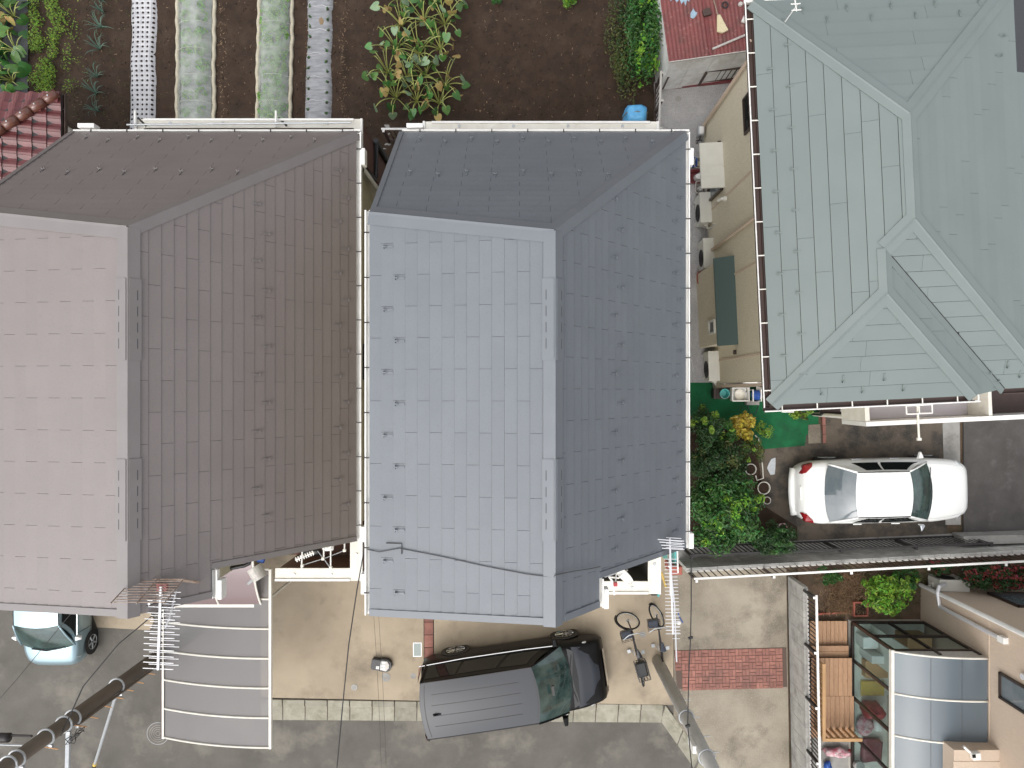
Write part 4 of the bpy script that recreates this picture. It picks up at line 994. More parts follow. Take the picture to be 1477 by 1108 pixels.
# ================================================================== CARPORT AND AWNING
t = thing('carport', 'carport with smoked translucent roof panels and white ribs', 'carport', P(310,960))
cxl, cxr, cyn, cys, czl, czr = -8.66, -5.92, -4.15, -8.33, 2.30, 2.82
def cz(u): return czl+(czr-czl)*(1-(1-u)**2)
NP = 6; st = (cyn-cys)/NP
for i in range(NP):
    ya, yb = cyn-st*i, cyn-st*(i+1)
    MB().grid(lambda u, v: (cxl+(cxr-cxl)*u, ya+(yb-ya)*v, cz(u)), 10, 1).build('roof_panel', M_['poly'], t, smooth=True)
for i in range(NP+1):
    y = cyn-st*i; MB().path([(cxl+(cxr-cxl)*k/10, y, cz(k/10)+.015) for k in range(11)], .024, 6).build('roof_rib', M_['cream'], t)
for u in (.24,.49,.73): MB().tube((cxl+(cxr-cxl)*u,cyn,cz(u)-.012), (cxl+(cxr-cxl)*u,cys,cz(u)-.012), .009, n=6).build('purlin', M_['vent_slot'], t)
MB().bb(cxl-.05, cxl, cys-.03, cyn, czl-.06, czl+.03).build('edge_beam', M_['brown_metal'], t); MB().bb(cxl-.012, cxl+.035, cys-.03, cyn, czl+.03, czl+.045).build('edge_trim', M_['cream'], t)
MB().bb(cxr, cxr+.06, cys-.03, cyn, czr-.06, czr+.03).build('edge_beam', M_['cream'], t)
for y in (-4.7,-7.3):
    MB().bb(cxl-.03, cxl+.06, y-.05, y+.05, 0, czl-.06).build('post', M_['cream'], t)
    MB().path([(cxl,y,1.9),(cxl+.4,y,2.3),(cxr-.1,y,czr-.08)], .03, 6).build('bracket', M_['cream'], t)
t = thing('terrace_awning', 'curved brown translucent awning under the brown roof eaves', 'awning', (-7.2,-4,0))
ax0, ax1, ayn, ays, azt = -8.1, -6.12, -3.05, -4.98, 3.35
def aw(v): return (ayn+(ays-ayn)*v, azt-.55*v**3)
for xa, xb in ((ax0,-7.12),(-7.1,ax1)):
    MB().grid(lambda u, v: (xa+(xb-xa)*u, *aw(v)), 1, 14).build('roof_panel', M_['poly_brown'], t, smooth=True)
for x in (ax0, -7.11, ax1): MB().path([(x, *aw(k/14)) for k in range(15)], .024, 6).build('roof_rib', M_['cream'], t)
MB().bb(ax0-.05, ax1+.05, ays-.07, ays+.0, azt-.63, azt-.54).build('front_beam', M_['cream'], t)
for x in (ax0, ax1): MB().bb(x-.03, x+.03, ays-.05, ays-.0, 0, azt-.63).build('post', M_['cream'], t)
MB().bb(ax0, ax1, ayn, ayn+.05, azt-.05, azt+.04).build('wall_plate', M_['cream'], t)
# ================================================================== VEHICLES
def lerp(a, b, t): return a+(b-a)*t
def interp(tab, x):
    for (x0, *a), (x1, *b) in zip(tab, tab[1:]):
        if x <= x1:
            t = max(0, (x-x0)/(x1-x0)); t = t*t*(3-2*t) if False else t
            return [lerp(p, q, t) for p, q in zip(a, b)]
    return list(tab[-1][1:])
def vehicle(name, label, cat, loc, rz, L_, W_, tab, gh, paint, wheels, wr=.31, ww=.2, rim='chrome', glassm=('glass_teal','glass_grey','glass_dark'), sideglass=((.22,.50),(.53,.93)), sidev=(.06,.90), lower=.20):
    """tab: stations (x, half-width factor, top height) rear to front; gh: cabin dict"""
    t = thing(name, label, cat, loc, rz); hw = W_/2
    st = []; n = 44
    m = MB(); prof_n = 10
    for i in range(n+1):
        x = lerp(tab[0][0], tab[-1][0], i/n); f, zt = interp(tab, x); w_ = hw*f
        zb = lower+.10*max(0, abs(x)/(L_/2)-.85)/.15*.8
        half = [(0,zt+.02),(.5*w_,zt+.015),(.80*w_,zt-.005),(.93*w_,zt-.05),(.985*w_,zt-.14),(w_,lerp(zb,zt,.58)),(.995*w_,lerp(zb,zt,.40)),(.985*w_,lerp(zb,zt,.2)),(.95*w_,zb+.02),(.88*w_,zb)]
        ring = half+[(-a, b) for a, b in half[::-1][:-1]]
        ring = ring if True else ring
        for y, z in ring: m.v.append(Vector((x, y, z)))
    k = 2*prof_n-1
    for i in range(n):
        for j in range(k):
            j2 = (j+1) % k; m.f.append([i*k+j, (i+1)*k+j, (i+1)*k+j2, i*k+j2])
    m.f.append(list(range(k))); m.f.append([n*k+j for j in range(k)][::-1])
    body = m.build('body', M_[paint], t, world=False, smooth=True)
    # cabin
    xr0, xr1, xf1, xf0, w0, w1, z0, z1 = (gh[q] for q in ('xr0','xr1','xf1','xf0','w0','w1','z0','z1')); bow = gh.get('bow', .10); crown = gh.get('crown', .05); tz = gh.get('side', 1.5)
    wv = lambda v: lerp(w0, w1, v**tz)
    xrv = lambda v: lerp(xr0, xr1, v); xfv = lambda v: lerp(xf0, xf1, v)
    def roof_(u, v): # u rear..front, v -1..1
        yy = (v*2-1); x = lerp(xr1+bow*.5*yy*yy, xf1-bow*.6*yy*yy, u); return (x, w1*yy*.985, z1+crown*(1-yy*yy)*(1-.45*(2*u-1)**2)-.02*(2*u-1)**2)
    ro = MB().grid(roof_, 12, 10).build('roof', M_[paint+'_top' if paint+'_top' in M_ else paint], t, world=False, smooth=True)
    def glass(sgn):
        def f(u, v):
            yy = u*2-1; x = lerp((xf0 if sgn > 0 else xr0)-sgn*bow*1.3*yy*yy, (xf1 if sgn > 0 else xr1)-sgn*bow*.6*yy*yy, v)
            r_ = roof_(1 if sgn > 0 else 0, u); return (x, lerp(w0*.98, w1*.985, v)*yy, lerp(z0-.01*yy*yy, r_[2]+.003, v)+.03*math.sin(math.pi*v))
        return f
    g1, g2 = glass(1), glass(-1)
    MB().grid(g1, 10, 6).build('windscreen', M_[glassm[0]], t, world=False, smooth=True)
    MB().grid(g2, 10, 6).build('rear_window', M_[glassm[1]], t, world=False, smooth=True)
    for s in (-1, 1):
        def side(u, v, off=0):
            a = g2(.5+.5*s, v); b = g1(.5+.5*s, v); x = lerp(a[0], b[0], u); y = s*(wv(v)*.985+.02*math.sin(math.pi*u))
            return (x, y+s*off, lerp(z0, lerp(a[2], b[2], .5), v))
        MB().grid(lambda u, v: side(u, v), 12, 5).build('side_panel', M_[paint], t, world=False, smooth=True)
        for ua, ub in sideglass:
            MB().grid(lambda u, v: side(lerp(ua, ub, u), lerp(*sidev, v), .008), 8, 4).build('side_window', M_[glassm[2]], t, world=False, smooth=True)
        # roof gutter line and pillar
        MB().path([Vector(roof_(u/8, .5+.5*s))+Vector((0,0,.006)) for u in range(9)], .010, 5).build('roof_moulding', M_['dark_metal'], t, world=False)
        for g_, nm in ((g1,'pillar'),(g2,'pillar')):
            MB().path([Vector(g_(.5+.5*s, v/5))+Vector((0,s*.004,.004)) for v in range(6)], .024 if g_ is g1 else .03, 6).build(nm, M_[paint], t, world=False, smooth=True)
    # wheels
    for x, s in [(x, s) for x in wheels for s in (-1, 1)]:
        y = s*(hw-.052)
        wh = MB().torus((0,0,0), (0,1,0), wr-.07, .07, 24, 8).build('wheel', M_['rubber'], t, world=False, smooth=True)
        wh.location = (x, y, wr); WM[wh] = WM[t] @ Matrix.Translation((x,y,wr))
        r_ = MB(); r_.disc((0,s*.03,0), wr-.085, .02, 20, axis=(0,s,0)); r_.build('rim', M_['dark_metal'], wh, world=False)
        sp = MB()
        for k2 in range(10 if name == 'minivan' else 5):
            a = 2*math.pi*k2/(10 if name == 'minivan' else 5); d = Vector((math.cos(a),0,math.sin(a))); q = Vector((0,s*.058,0)); sp.path([q+d*.03, q+d*(wr-.08)], .022 if name != 'minivan' else .014, 5)
        sp.torus((0,s*.056,0), (0,1,0), wr-.085, .012, 20, 6); sp.build('spokes', M_[rim], wh, world=False)
        MB().disc((x,s*(hw-.01),wr), wr+.055, .014, 24, axis=(0,s,0)).build('wheel_arch', M_['black'], t, world=False)
    return t, roof_, g1, g2
def sub_part(t, m, name, mat, **k): return m.build(name, M_[mat], t, world=False, **k)
# --- white sedan
c = P(1271.5,707,.6)
sed, rf_, g1, g2 = vehicle('sedan', 'white four-door sedan parked beside the shrubs and black fence', 'car', (c.x, c.y, 0), R(1.2), 4.60, 1.70,
    [(-2.30,.62,.62),(-2.26,.74,.80),(-2.15,.86,.95),(-1.95,.93,1.0),(-1.73,.97,1.015),(-1.58,.98,.95),(-.8,1,.93),(.6,1,.92),(1.06,.99,.925),(1.18,.985,.955),(1.4,.97,.93),(1.85,.92,.86),(2.12,.80,.78),(2.25,.66,.68),(2.30,.52,.55)],
    dict(xr0=-1.70,xr1=-1.06,xf1=.40,xf0=1.13,w0=.77,w1=.58,z0=1.0,z1=1.42,bow=.11,crown=.05), 'car_white', (-1.32,1.30), .31, rim='steel')
for s in (-1, 1):
    sub_part(sed, MB().hull([(-2.22,s*.50,.92),(-2.25,s*.50,.74),(-2.16,s*.735,.90),(-2.16,s*.74,.74),(-1.93,s*.795,.90),(-1.95,s*.80,.78),(-1.98,s*.70,1.01),(-2.13,s*.54,.995)]), 'tail_lamp', 'lamp_red', bevel=.02)
    sub_part(sed, MB().hull([(2.20,s*.42,.70),(2.24,s*.42,.60),(1.98,s*.735,.72),(2.0,s*.75,.62),(1.80,s*.785,.84),(2.06,s*.58,.80)]), 'headlight', 'lamp_clear', bevel=.02)
    mr = sub_part(sed, MB().hull([(.74,s*.84,.95),(.92,s*.86,.95),(.78,s*1.04,1.0),(.86,s*1.04,1.0),(.76,s*.86,1.06),(.90,s*.87,1.05),(.79,s*1.03,1.08)]), 'mirror', 'chrome' if s < 0 else 'car_white', bevel=.02)
    for x in (-.75, .25): sub_part(sed, MB().box((x,s*.855,.80), (.22,.03,.03)), 'door_handle', 'chrome' if s > 0 else 'car_white', bevel=.01)
    sub_part(sed, MB().path([(.98,s*.72,.985),(1.5,s*.70,.935),(1.95,s*.62,.86)], .004, 4), 'bonnet_seam', 'steel')
sub_part(sed, MB().box((-2.21,0,.80), (.03,.34,.17), rot=Matrix.Rotation(R(-28), 3, 'Y')), 'number_plate', 'white')
for i, y in enumerate((-.12,-.06,.0,.06,.12)): sub_part(sed, MB().box((-2.228,y,.808), (.012,.035,.08), rot=Matrix.Rotation(R(-28), 3, 'Y')), 'plate_mark', 'steel')
sub_part(sed, MB().path([(-2.30,-.62,.50),(-2.34,-.3,.50),(-2.35,0,.50),(-2.34,.3,.50),(-2.30,.62,.50)], .09, 8), 'rear_bumper', 'car_white', smooth=True)
sub_part(sed, MB().path([(-1.56,-.55,1.022),(-1.60,0,1.026),(-1.56,.55,1.022)], .007, 5), 'boot_seam', 'steel')
for a, b in (((1.10,.1,1.03),(.96,-.52,1.09)),((1.09,.62,1.0),(1.02,.05,1.08))): sub_part(sed, MB().path([a, b], .010, 5), 'wiper', 'black')
sub_part(sed, MB().box((.80,.05,1.20), (.05,.22,.05)), 'inside_mirror', 'black')
sub_part(sed, MB().box((.88,-.45,1.105), (.09,.09,.006), rot=Matrix.Rotation(R(38), 3, 'Y')), 'sticker', 'white')
# --- black minivan
van, rf_, g1, g2 = vehicle('minivan', 'black minivan parked askew across the driveway kerb', 'van', (-.17,-7.62,0), R(8.34), 4.85, 1.84,
    [(-2.42,.70,.75),(-2.40,.86,.95),(-2.36,.94,1.02),(-2.1,.985,1.06),(-1.0,1,1.06),(.9,1,1.05),(1.35,.99,1.06),(1.75,.97,1.02),(2.1,.92,.95),(2.30,.90,.85),(2.40,.83,.70),(2.44,.76,.5)],
    dict(xr0=-2.42,xr1=-2.36,xf1=.62,xf0=1.52,w0=.89,w1=.72,z0=1.04,z1=1.80,bow=.17,crown=.055,side=1.8), 'car_black', (-1.48,1.47), .335, rim='chrome', glassm=('glass_teal','glass_dark','glass_dark'), sideglass=((.03,.30),(.32,.66),(.69,.93)))
for s in (-1, 1):
    sub_part(van, MB().hull([(2.31,s*.45,.80),(2.37,s*.45,.70),(2.05,s*.80,.88),(2.10,s*.83,.74),(1.85,s*.86,.95),(2.20,s*.62,.89)]), 'headlight', 'lamp_clear', bevel=.02)
    sub_part(van, MB().path([(-2.38,s*.87,1.06),(-1.2,s*.922,1.075),(.4,s*.922,1.07),(1.25,s*.90,1.075)], .014, 6), 'chrome_strip', 'chrome')
    sub_part(van, MB().hull([(1.10,s*.90,1.08),(1.28,s*.90,1.08),(1.12,s*1.14,1.10),(1.24,s*1.14,1.10),(1.12,s*.92,1.24),(1.24,s*.92,1.22),(1.14,s*1.13,1.26),(1.22,s*1.13,1.25)]), 'mirror', 'car_black', bevel=.025)
    for x in (-.1,.35): sub_part(van, MB().box((x,s*.925,.92), (.2,.03,.035)), 'door_handle', 'car_black', bevel=.01)
    sub_part(van, MB().hull([(-2.41,s*.80,1.0),(-2.43,s*.62,1.0),(-2.33,s*.80,1.65),(-2.36,s*.66,1.65),(-2.30,s*.90,1.0)]), 'tail_lamp', 'lamp_red', bevel=.01)
    for a, b in (((-.2,.93,1.0),(-.2,.925,.25)),((1.05,.93,1.0),(1.05,.925,.25))): sub_part(van, MB().path([(a[0],s*a[1],a[2]),(b[0],s*b[1],b[2])], .005, 4), 'door_seam', 'dark_metal')
for y in (-.42,-.14,.14,.42):
    sub_part(van, MB().path([Vector(rf_(.10+.75*k/6, .5+y/1.5))+Vector((0,0,.002)) for k in range(7)], .007, 4), 'roof_bead', 'black')
sub_part(van, MB().path([Vector(rf_(.04, .04+.92*k/8))+Vector((0,0,.003)) for k in range(9)], .008, 4), 'tailgate_seam', 'black')
sub_part(van, MB().path([Vector(rf_(.985, .06+.88*k/8))+Vector((0,0,.003)) for k in range(9)], .006, 4), 'roof_seam', 'black')
sub_part(van, MB().hull([Vector(rf_(.10,.42))+Vector((0,0,.005)),Vector(rf_(.17,.42))+Vector((0,0,.005)),Vector(rf_(.10,.45))+Vector((0,0,.005)),Vector(rf_(.12,.435))+Vector((0,0,.09)),Vector(rf_(.17,.45))+Vector((0,0,.005))]), 'antenna_fin', 'black')
sub_part(van, MB().grid(lambda u, v: (lerp(1.58,2.24,u)-.16*(2*v-1)**2*u, (2*v-1)*lerp(.80,.70,u), interp([(1.35,1.06),(1.75,1.02),(2.1,.95),(2.30,.84)], lerp(1.58,2.24,u))[0]+.030-.035*(2*v-1)**4), 12, 14), 'bonnet', 'car_black_top', smooth=True)
for k in (-1, 1): sub_part(van, MB().path([(1.56,k*.62,1.07),(1.42,k*.05,1.17)], .011, 5), 'wiper', 'black')
sub_part(van, MB().hull([(1.46,-.78,1.055),(1.62,-.70,1.06),(1.66,0,1.07),(1.62,.70,1.06),(1.46,.78,1.055),(1.5,0,1.10)]), 'cowl', 'black')
sub_part(van, MB().box((.98,0,1.64), (.06,.24,.07)), 'inside_mirror', 'black')
sub_part(van, MB().hull([(2.39,-.5,.78),(2.39,.5,.78),(2.46,-.45,.45),(2.46,.45,.45),(2.36,.5,.45),(2.36,-.5,.45)]), 'grille', 'chrome', bevel=.01)
# --- pale teal kei car, nose to the south
kei, rf_, g1, g2 = vehicle('compact_car', 'small pale teal and white car half under the brown roof eaves', 'car', (-12.31,-5.56,0), R(-90), 3.40, 1.48,
    [(-1.70,.80,.7),(-1.66,.92,.95),(-1.4,.98,.98),(0,1,.98),(.9,1,.97),(1.2,.97,.94),(1.45,.90,.87),(1.60,.78,.76),(1.68,.62,.62),(1.70,.5,.5)],
    dict(xr0=-1.60,xr1=-1.42,xf1=.42,xf0=1.16,w0=.71,w1=.58,z0=.96,z1=1.46,bow=.12,crown=.05), 'car_teal', (-1.18,1.16), .275, ww=.165, rim='steel', glassm=('glass_teal','glass_dark','glass_dark'))
for s in (-1, 1):
    sub_part(kei, MB().hull([(1.55,s*.42,.72),(1.60,s*.42,.62),(1.35,s*.69,.80),(1.38,s*.71,.66),(1.48,s*.54,.83)]), 'headlight', 'lamp_clear', bevel=.02)
    sub_part(kei, MB().hull([(.74,s*.74,.96),(.88,s*.74,.96),(.76,s*.90,.98),(.86,s*.90,.98),(.76,s*.76,1.08),(.88,s*.76,1.07),(.78,s*.89,1.09)]), 'mirror', 'car_white', bevel=.02)
    sub_part(kei, MB().path([(.72,s*.745,.95),(.70,s*.745,.3)], .005, 4), 'door_seam', 'dark_metal')
    sub_part(kei, MB().path([(-1.3,s*.745,.955),(.9,s*.745,.955)], .010, 5), 'belt_moulding', 'chrome')
sub_part(kei, MB().path([(1.10,-.4,1.0),(1.15,.0,1.01),(1.06,.45,1.0)], .018, 6), 'wiper', 'black')
# ================================================================== UTILITY POLES AND CABLES
PX, PY = -8.86, -6.43
t = thing('utility_pole', 'brown utility pole leaning out of the bottom left corner, with clamps and step bolts', 'utility pole', (PX,PY,0)); upole = t
MB().path([(PX,PY,-.1),(PX,PY,10.2)], .155, 18, r1=.12).build('shaft', M_['pole_brown'], t, smooth=True)
MB().path([(PX+.15,PY-.13,0),(PX+.13,PY-.11,5.5)], .03, 8).build('conduit', M_['pole_brown'], t)
MB().path([(PX-.05,PY-.19,0),(PX-.04,PY-.165,7.5)], .022, 8).build('conduit', M_['steel'], t)
def zpole(px): return H-abs(PX)*FPX/(NX-px)
for px in (168, 105, 92, 66, 24, 12):
    z = zpole(px); r_ = lerp(.165,.125,z/10.2)
    cl = MB().path([(PX+(r_+.012)*math.cos(a*math.pi/8), PY+(r_+.012)*math.sin(a*math.pi/8), z) for a in range(17)], .022, 6).build('clamp', M_['steel'], t)
    MB().box((PX+.10,PY-r_-.02,z), (.06,.06,.06)).build('clamp_bolt', M_['steel'], cl)
for i, px in enumerate((197,180,165,150,133,112,95,52)):
    z = zpole(px+8); r_ = .15; s = 1
    MB().tube((PX+.06,PY-.12,z), (PX+.30,PY-.16,z), .011, n=6).build('step_bolt', M_['orange'], t)
z = zpole(99); MB().path([(PX,PY-.15,z),(PX+.02,PY-1.9,z+.1)], .05, 8).build('arm', M_['steel'], t)
z6 = zpole(72)
cb = MB()
for k in range(3):
    r_ = random.Random(k); q = [(PX+.15+.1*r_.random(), PY-.15-.05*k, z6-.5+.1*k)]
    for j in range(9): q.append((PX+.22+.10*math.cos(j*1.1+k), PY-.2-.03*k+.08*math.sin(j*1.3+k*2), z6-.55+.12*k+.04*math.sin(j*2)))
    cb.path(q, .009, 5)
cb.build('cable_coils', M_['dark_metal'], t)
MB().box((PX-.22,PY-.1,z6+.1), (.12,.16,.28)).build('junction_box', M_['clear_plastic'], t, bevel=.02)
# guy rod with yellow cover
gw = thing('guy_wire', 'pale guy rod running from the brown pole to the road, yellow guard at its foot', 'guy wire', P(124,1140))
ga = Vector((PX,PY-.17,zpole(168))); gb = P(122,1150,0)
MB().path([ga, gb], .036, 8).build('rod', M_['steel'], gw)
MB().path([ga.lerp(gb,.62), ga.lerp(gb,1)], .048, 8).build('guard', M_['yellow'], gw)
for k in range(6): MB().path([ga.lerp(gb,.64+.06*k), ga.lerp(gb,.665+.06*k)], .050, 8).build('guard_band', M_['black'], gw)
def cable(name, label, pts, r, mat='dark_metal', sag=0.0, n=14, extra=None):
    a, b = Vector(pts[0]), Vector(pts[-1]); q = []
    if len(pts) == 2:
        for i in range(n+1):
            u = i/n; p = a.lerp(b, u); p.z -= sag*4*u*(1-u); q.append(p)
    else: q = [Vector(p) for p in pts]
    o = MB().path(q, r, 6).build(name, M_[mat]); tag(o, label, 'cable'); return o
zc = zpole(58)
for k, (dy_, dz_) in enumerate(((-.02,.12),(.10,0.0),(-.12,-.1))):
    cable('overhead_cable', ('upper','middle','lower')[k]+' of the three cables running left from the brown pole', [(PX-.15,PY+dy_,zc+dz_), (PX-9,PY+dy_+.25,zc+dz_+.3)], .022 if k == 1 else .013, 'dark_metal' if k == 1 else 'steel', .1)
spl = MB().path([(PX-.55,PY+.08,zc+.02),(PX-.62,PY+.08,zc+.02),(PX-1.3,PY+.1,zc+.03),(PX-1.36,PY+.1,zc+.03)], .085, 10)
tag(spl.build('splice_closure', M_['dark_metal'], smooth=True), 'dark cylindrical splice case on the cable left of the brown pole', 'splice case')
cable('service_wire', 'thin wire crossing above the small pale teal car', [P(318,838,7.6), P(104,883,7.0), P(26,978,6.6), P(-60,1075,6.3)], .006, 'dark_metal')
cable('service_wire', 'black wire from the brown house corner to the bottom left pole', [P(312,822,8.0), P(255,858,7.2), P(200,905,6.6), P(172,928,6.3), P(120,990,6.0), (PX+.1,PY-.1,zpole(80))], .012, 'black')
cable('service_wire', 'pale wire running down past the curved awning to the aerial', [P(362,790,7.4), P(310,832,7.6), P(262,862,8.2)], .010, 'clear_plastic')
cable('service_wire', 'dark wire dropping from the brown house corner over the driveway', [P(528,757,6.4), P(524,800,6.3), P(515,850,6.1), P(503,930,5.9), P(494,1020,5.7), P(484,1130,5.6)], .011, 'black')
for k, x in enumerate((539,546)):
    cable('service_wire', ('left' if k == 0 else 'right')+' of two hair-thin wires passing the small black case', [P(x,885,5.4), P(x+5,965,5.2), P(x+9,1050,5.1), P(x+12,1140,5.0)], .003, 'dark_metal')
# right pole
QX, QY = P(948,952).x, P(948,952).y
t = thing('utility_pole', 'grey concrete utility pole standing at the corner of the paver driveway', 'utility pole', (QX,QY,0))
MB().path([(QX,QY,-.1),(QX,QY,10)], .158, 18, r1=.12).build('shaft', M_['pole_grey'], t, smooth=True)
def zq(py): return H-abs(QY)*FPX/(py-NY)
for py in (1035,1093): 
    z = zq(py); MB().path([(QX+.165*math.cos(a*math.pi/8), QY+.165*math.sin(a*math.pi/8), z) for a in range(17)], .016, 6).build('clamp', M_['steel'], t)
MB().path([(QX+.13,QY-.10,2.2),(QX+.12,QY-.10,8)], .022, 8).build('conduit', M_['steel'], t)
z = zq(1074); MB().bb(QX-.20, QX-.12, QY-.10, QY+.06, z-.25, z+.2).build('number_sign', M_['white'], t, bevel=.01)
for i, py in enumerate((1010,1035,1062,1085)):
    z = zq(py); MB().tube((QX+.12,QY,z), (QX+.30,QY,z), .011, n=6).build('step_bolt', M_['steel'], t)
cable('service_wire', 'dark wire hanging past the brick paver band to the grey pole', [P(997,800,5.6), P(997,873,5.2), P(996,920,5.1), P(993,985,5.0), P(992,1047,5.0), P(1000,1130,5.4)], .012, 'black')
for k, (px, py) in enumerate(((996,920),(992,1047))):
    tag(MB().box(P(px,py,5.06), (.10,.05,.05), .3).build('cable_clamp', M_['black'], bevel=.01), ('upper' if k == 0 else 'lower')+' black clamp on the wire by the grey pole', 'clamp')
# ================================================================== AERIALS
t = thing('roof_aerial', 'long comb-shaped aerial with rusty grid reflector at the brown gable', 'aerial', (-5.15,-3.30,8.5))
zA = 9.55; a0, a1 = P(232,846,zA), P(228,966,zA)
MB().path([a0, a1], .022, 6).build('boom', M_['alu'], t)
for i in range(13):
    p = a0.lerp(a1, .10+.89*i/12); wd = .215
    for dz_ in (0, -.16): MB().tube((p.x-wd,p.y+.01,p.z+dz_), (p.x+wd,p.y-.01,p.z+dz_), .0065, n=5).build('element', M_['alu'], t)
    MB().box((p.x,p.y,p.z-.02), (.05,.03,.05)).build('element_clip', M_['black'], t)
for s in (0, 1):
    for i in range(9):
        y = a0.y+.02+(.05+.0*s)-.0; zz = zA+.06+.055*i if s == 0 else zA-.06-.055*i
        yy = a0.y+.11-.19*abs(i+1)/9.0 if s == 0 else a0.y+.11-.19*abs(i+1)/9.0
        MB().tube((a0.x-.40,yy,zz), (a0.x+.32,yy,zz), .007, n=5).build('reflector_rod', M_['rust'], t)
for x in (-.40,-.05,.32):
    MB().path([(a0.x+x,a0.y-.08,zA-.56),(a0.x+x,a0.y+.10,zA),(a0.x+x,a0.y-.08,zA+.56)], .008, 5).build('reflector_frame', M_['rust'], t)
MB().tube((a0.x+.06,a0.y-.12,8.2), (a0.x+.06,a0.y-.12,10.0), .016).build('mast', M_['alu'], t)
MB().path([(a0.x+.06,a0.y-.12,9.2),(a0.x+.07,a0.y-.5,9.45),(a1.x+.07,a0.y-.62,9.5)], .014, 6).build('strut', M_['alu'], t)
MB().box((a0.x,a0.y-.02,zA-.05), (.14,.10,.07)).build('feed_box', M_['maroon'], t)
t = thing('roof_aerial', 'long white comb-shaped aerial beyond the corner of the blue-grey roof', 'aerial', (2.5,-2.6,6.5))
zB = 7.4; b0, b1 = P(966,776,zB), P(971,915,zB)
MB().path([b0, b1], .018, 6).build('boom', M_['alu'], t)
for i in range(22):
    p = b0.lerp(b1, .22+.775*i/21); wd = .105+.001*i
    MB().tube((p.x-wd,p.y,p.z), (p.x+wd,p.y,p.z), .0065, n=5).build('element', M_['alu'], t)
for k, yk in enumerate((.0,.05,.11,.17)):
    for dz_ in (.12-.04*k, -.1): 
        MB().tube((b0.x-.24+.01*k,b0.y-yk,zB+dz_), (b0.x+.22+.01*k,b0.y-yk-.03,zB+dz_), .009, n=5).build('reflector_rod', M_['alu'], t)
b2 = P(967,858,zB-.25); b3 = P(976,955,zB-.9)
MB().path([P(966,800,zB-.1), b2, P(972,868,zB-.3)], .014, 6).build('strut', M_['alu'], t)
MB().path([P(973,872,6.2), b3], .014, 6).build('lower_boom', M_['alu'], t)
for i in range(6):
    p = P(974,872,6.2).lerp(b3, .1+.1*i); MB().tube((p.x-.07,p.y,p.z), (p.x+.07,p.y,p.z), .006, n=5).build('element', M_['alu'], t)
MB().path([(2.78,-2.70,5.2),(2.78,-2.76,6.0),(b0.x,b0.y-.5,zB-.02)], .018, 8).build('mast', M_['alu'], t)
MB().path([(2.78,-2.76,6.0), P(973,872,6.2)], .014, 6).build('stay', M_['alu'], t)
# satellite dish at the roof notch
t = thing('satellite_dish', 'small white satellite dish on a bent grey arm at the blue-grey roof notch', 'satellite dish', P(895,830,6.6))
zD = 7.5
MB().path([P(897,807,zD+.3), P(896,815,zD+.25), P(892,821,zD+.1), P(884,826,zD), P(872,830,zD-.1)], .04, 8).build('arm', M_['steel'], t, smooth=True)
dc = P(903,826,zD); dn = Vector((-.62,-.52,.35)).normalized(); ta = dn.orthogonal().normalized(); tb = dn.cross(ta)
MB().grid(lambda u, v: dc+(ta*math.cos(2*math.pi*v)+tb*math.sin(2*math.pi*v))*.20*u+dn*.06*u*u, 6, 24).build('reflector', M_['white'], t, smooth=True)
MB().path([dc+(ta*math.cos(k*math.pi/12)+tb*math.sin(k*math.pi/12))*.205+dn*.063 for k in range(25)], .010, 5).build('rim', M_['white'], t)
MB().path([dc-tb*.2, dc+dn*.28, ], .012, 6).build('feed_arm', M_['white'], t); MB().box(dc+dn*.28, (.06,.06,.09)).build('feed_horn', M_['red'], t)
MB().path([P(872,830,zD-.1), Vector((1.0,-2.98,zD-.25))], .035, 8).build('wall_arm', M_['steel'], t)
MB().path([P(879,832,zD-.2), P(884,840,zD-.2), P(886,858,zD-.25)], .02, 6).build('bracket', M_['white'], t)
MB().path([P(878,832,zD-.2), P(892,834,zD-.1), P(905,822,zD-.05)], .015, 6).build('bracket', M_['white'], t)
t = thing('small_aerial', 'tiny white aerial standing on the green roof near the top', 'aerial', P(1148,10,6.0))
q = [P(1146,-4,6.6), P(1149,16,6.4)]; MB().path(q, .012, 6).build('boom', M_['white'], t)
for k, (dx_, u) in enumerate(((.09,.15),(.09,.5),(.09,.95))): p = q[0].lerp(q[1], u); MB().tube((p.x-dx_,p.y,p.z), (p.x+dx_,p.y+.01,p.z), .010, n=5).build('element', M_['white'], t)
MB().tube((q[1].x,q[1].y+.1,5.7), (q[1].x-.0,q[1].y+.1,6.46), .010).build('mast', M_['white'], t)
t = thing('wall_lamp', 'white wall lamp on a bracket at the green-roofed house corner by the shed', 'lamp', P(1075,30,4.6))
MB().path([P(1086,40,4.6), P(1076,30,4.6)], .025, 6).build('bracket', M_['white'], t); MB().disc(P(1071,27,4.55), .07, .12, 12, axis=(1,-.4,0)).build('head', M_['white'], t)
MB().path([P(1083,28,4.7), P(1082,45,4.4)], .014, 6).build('rod', M_['white'], t)
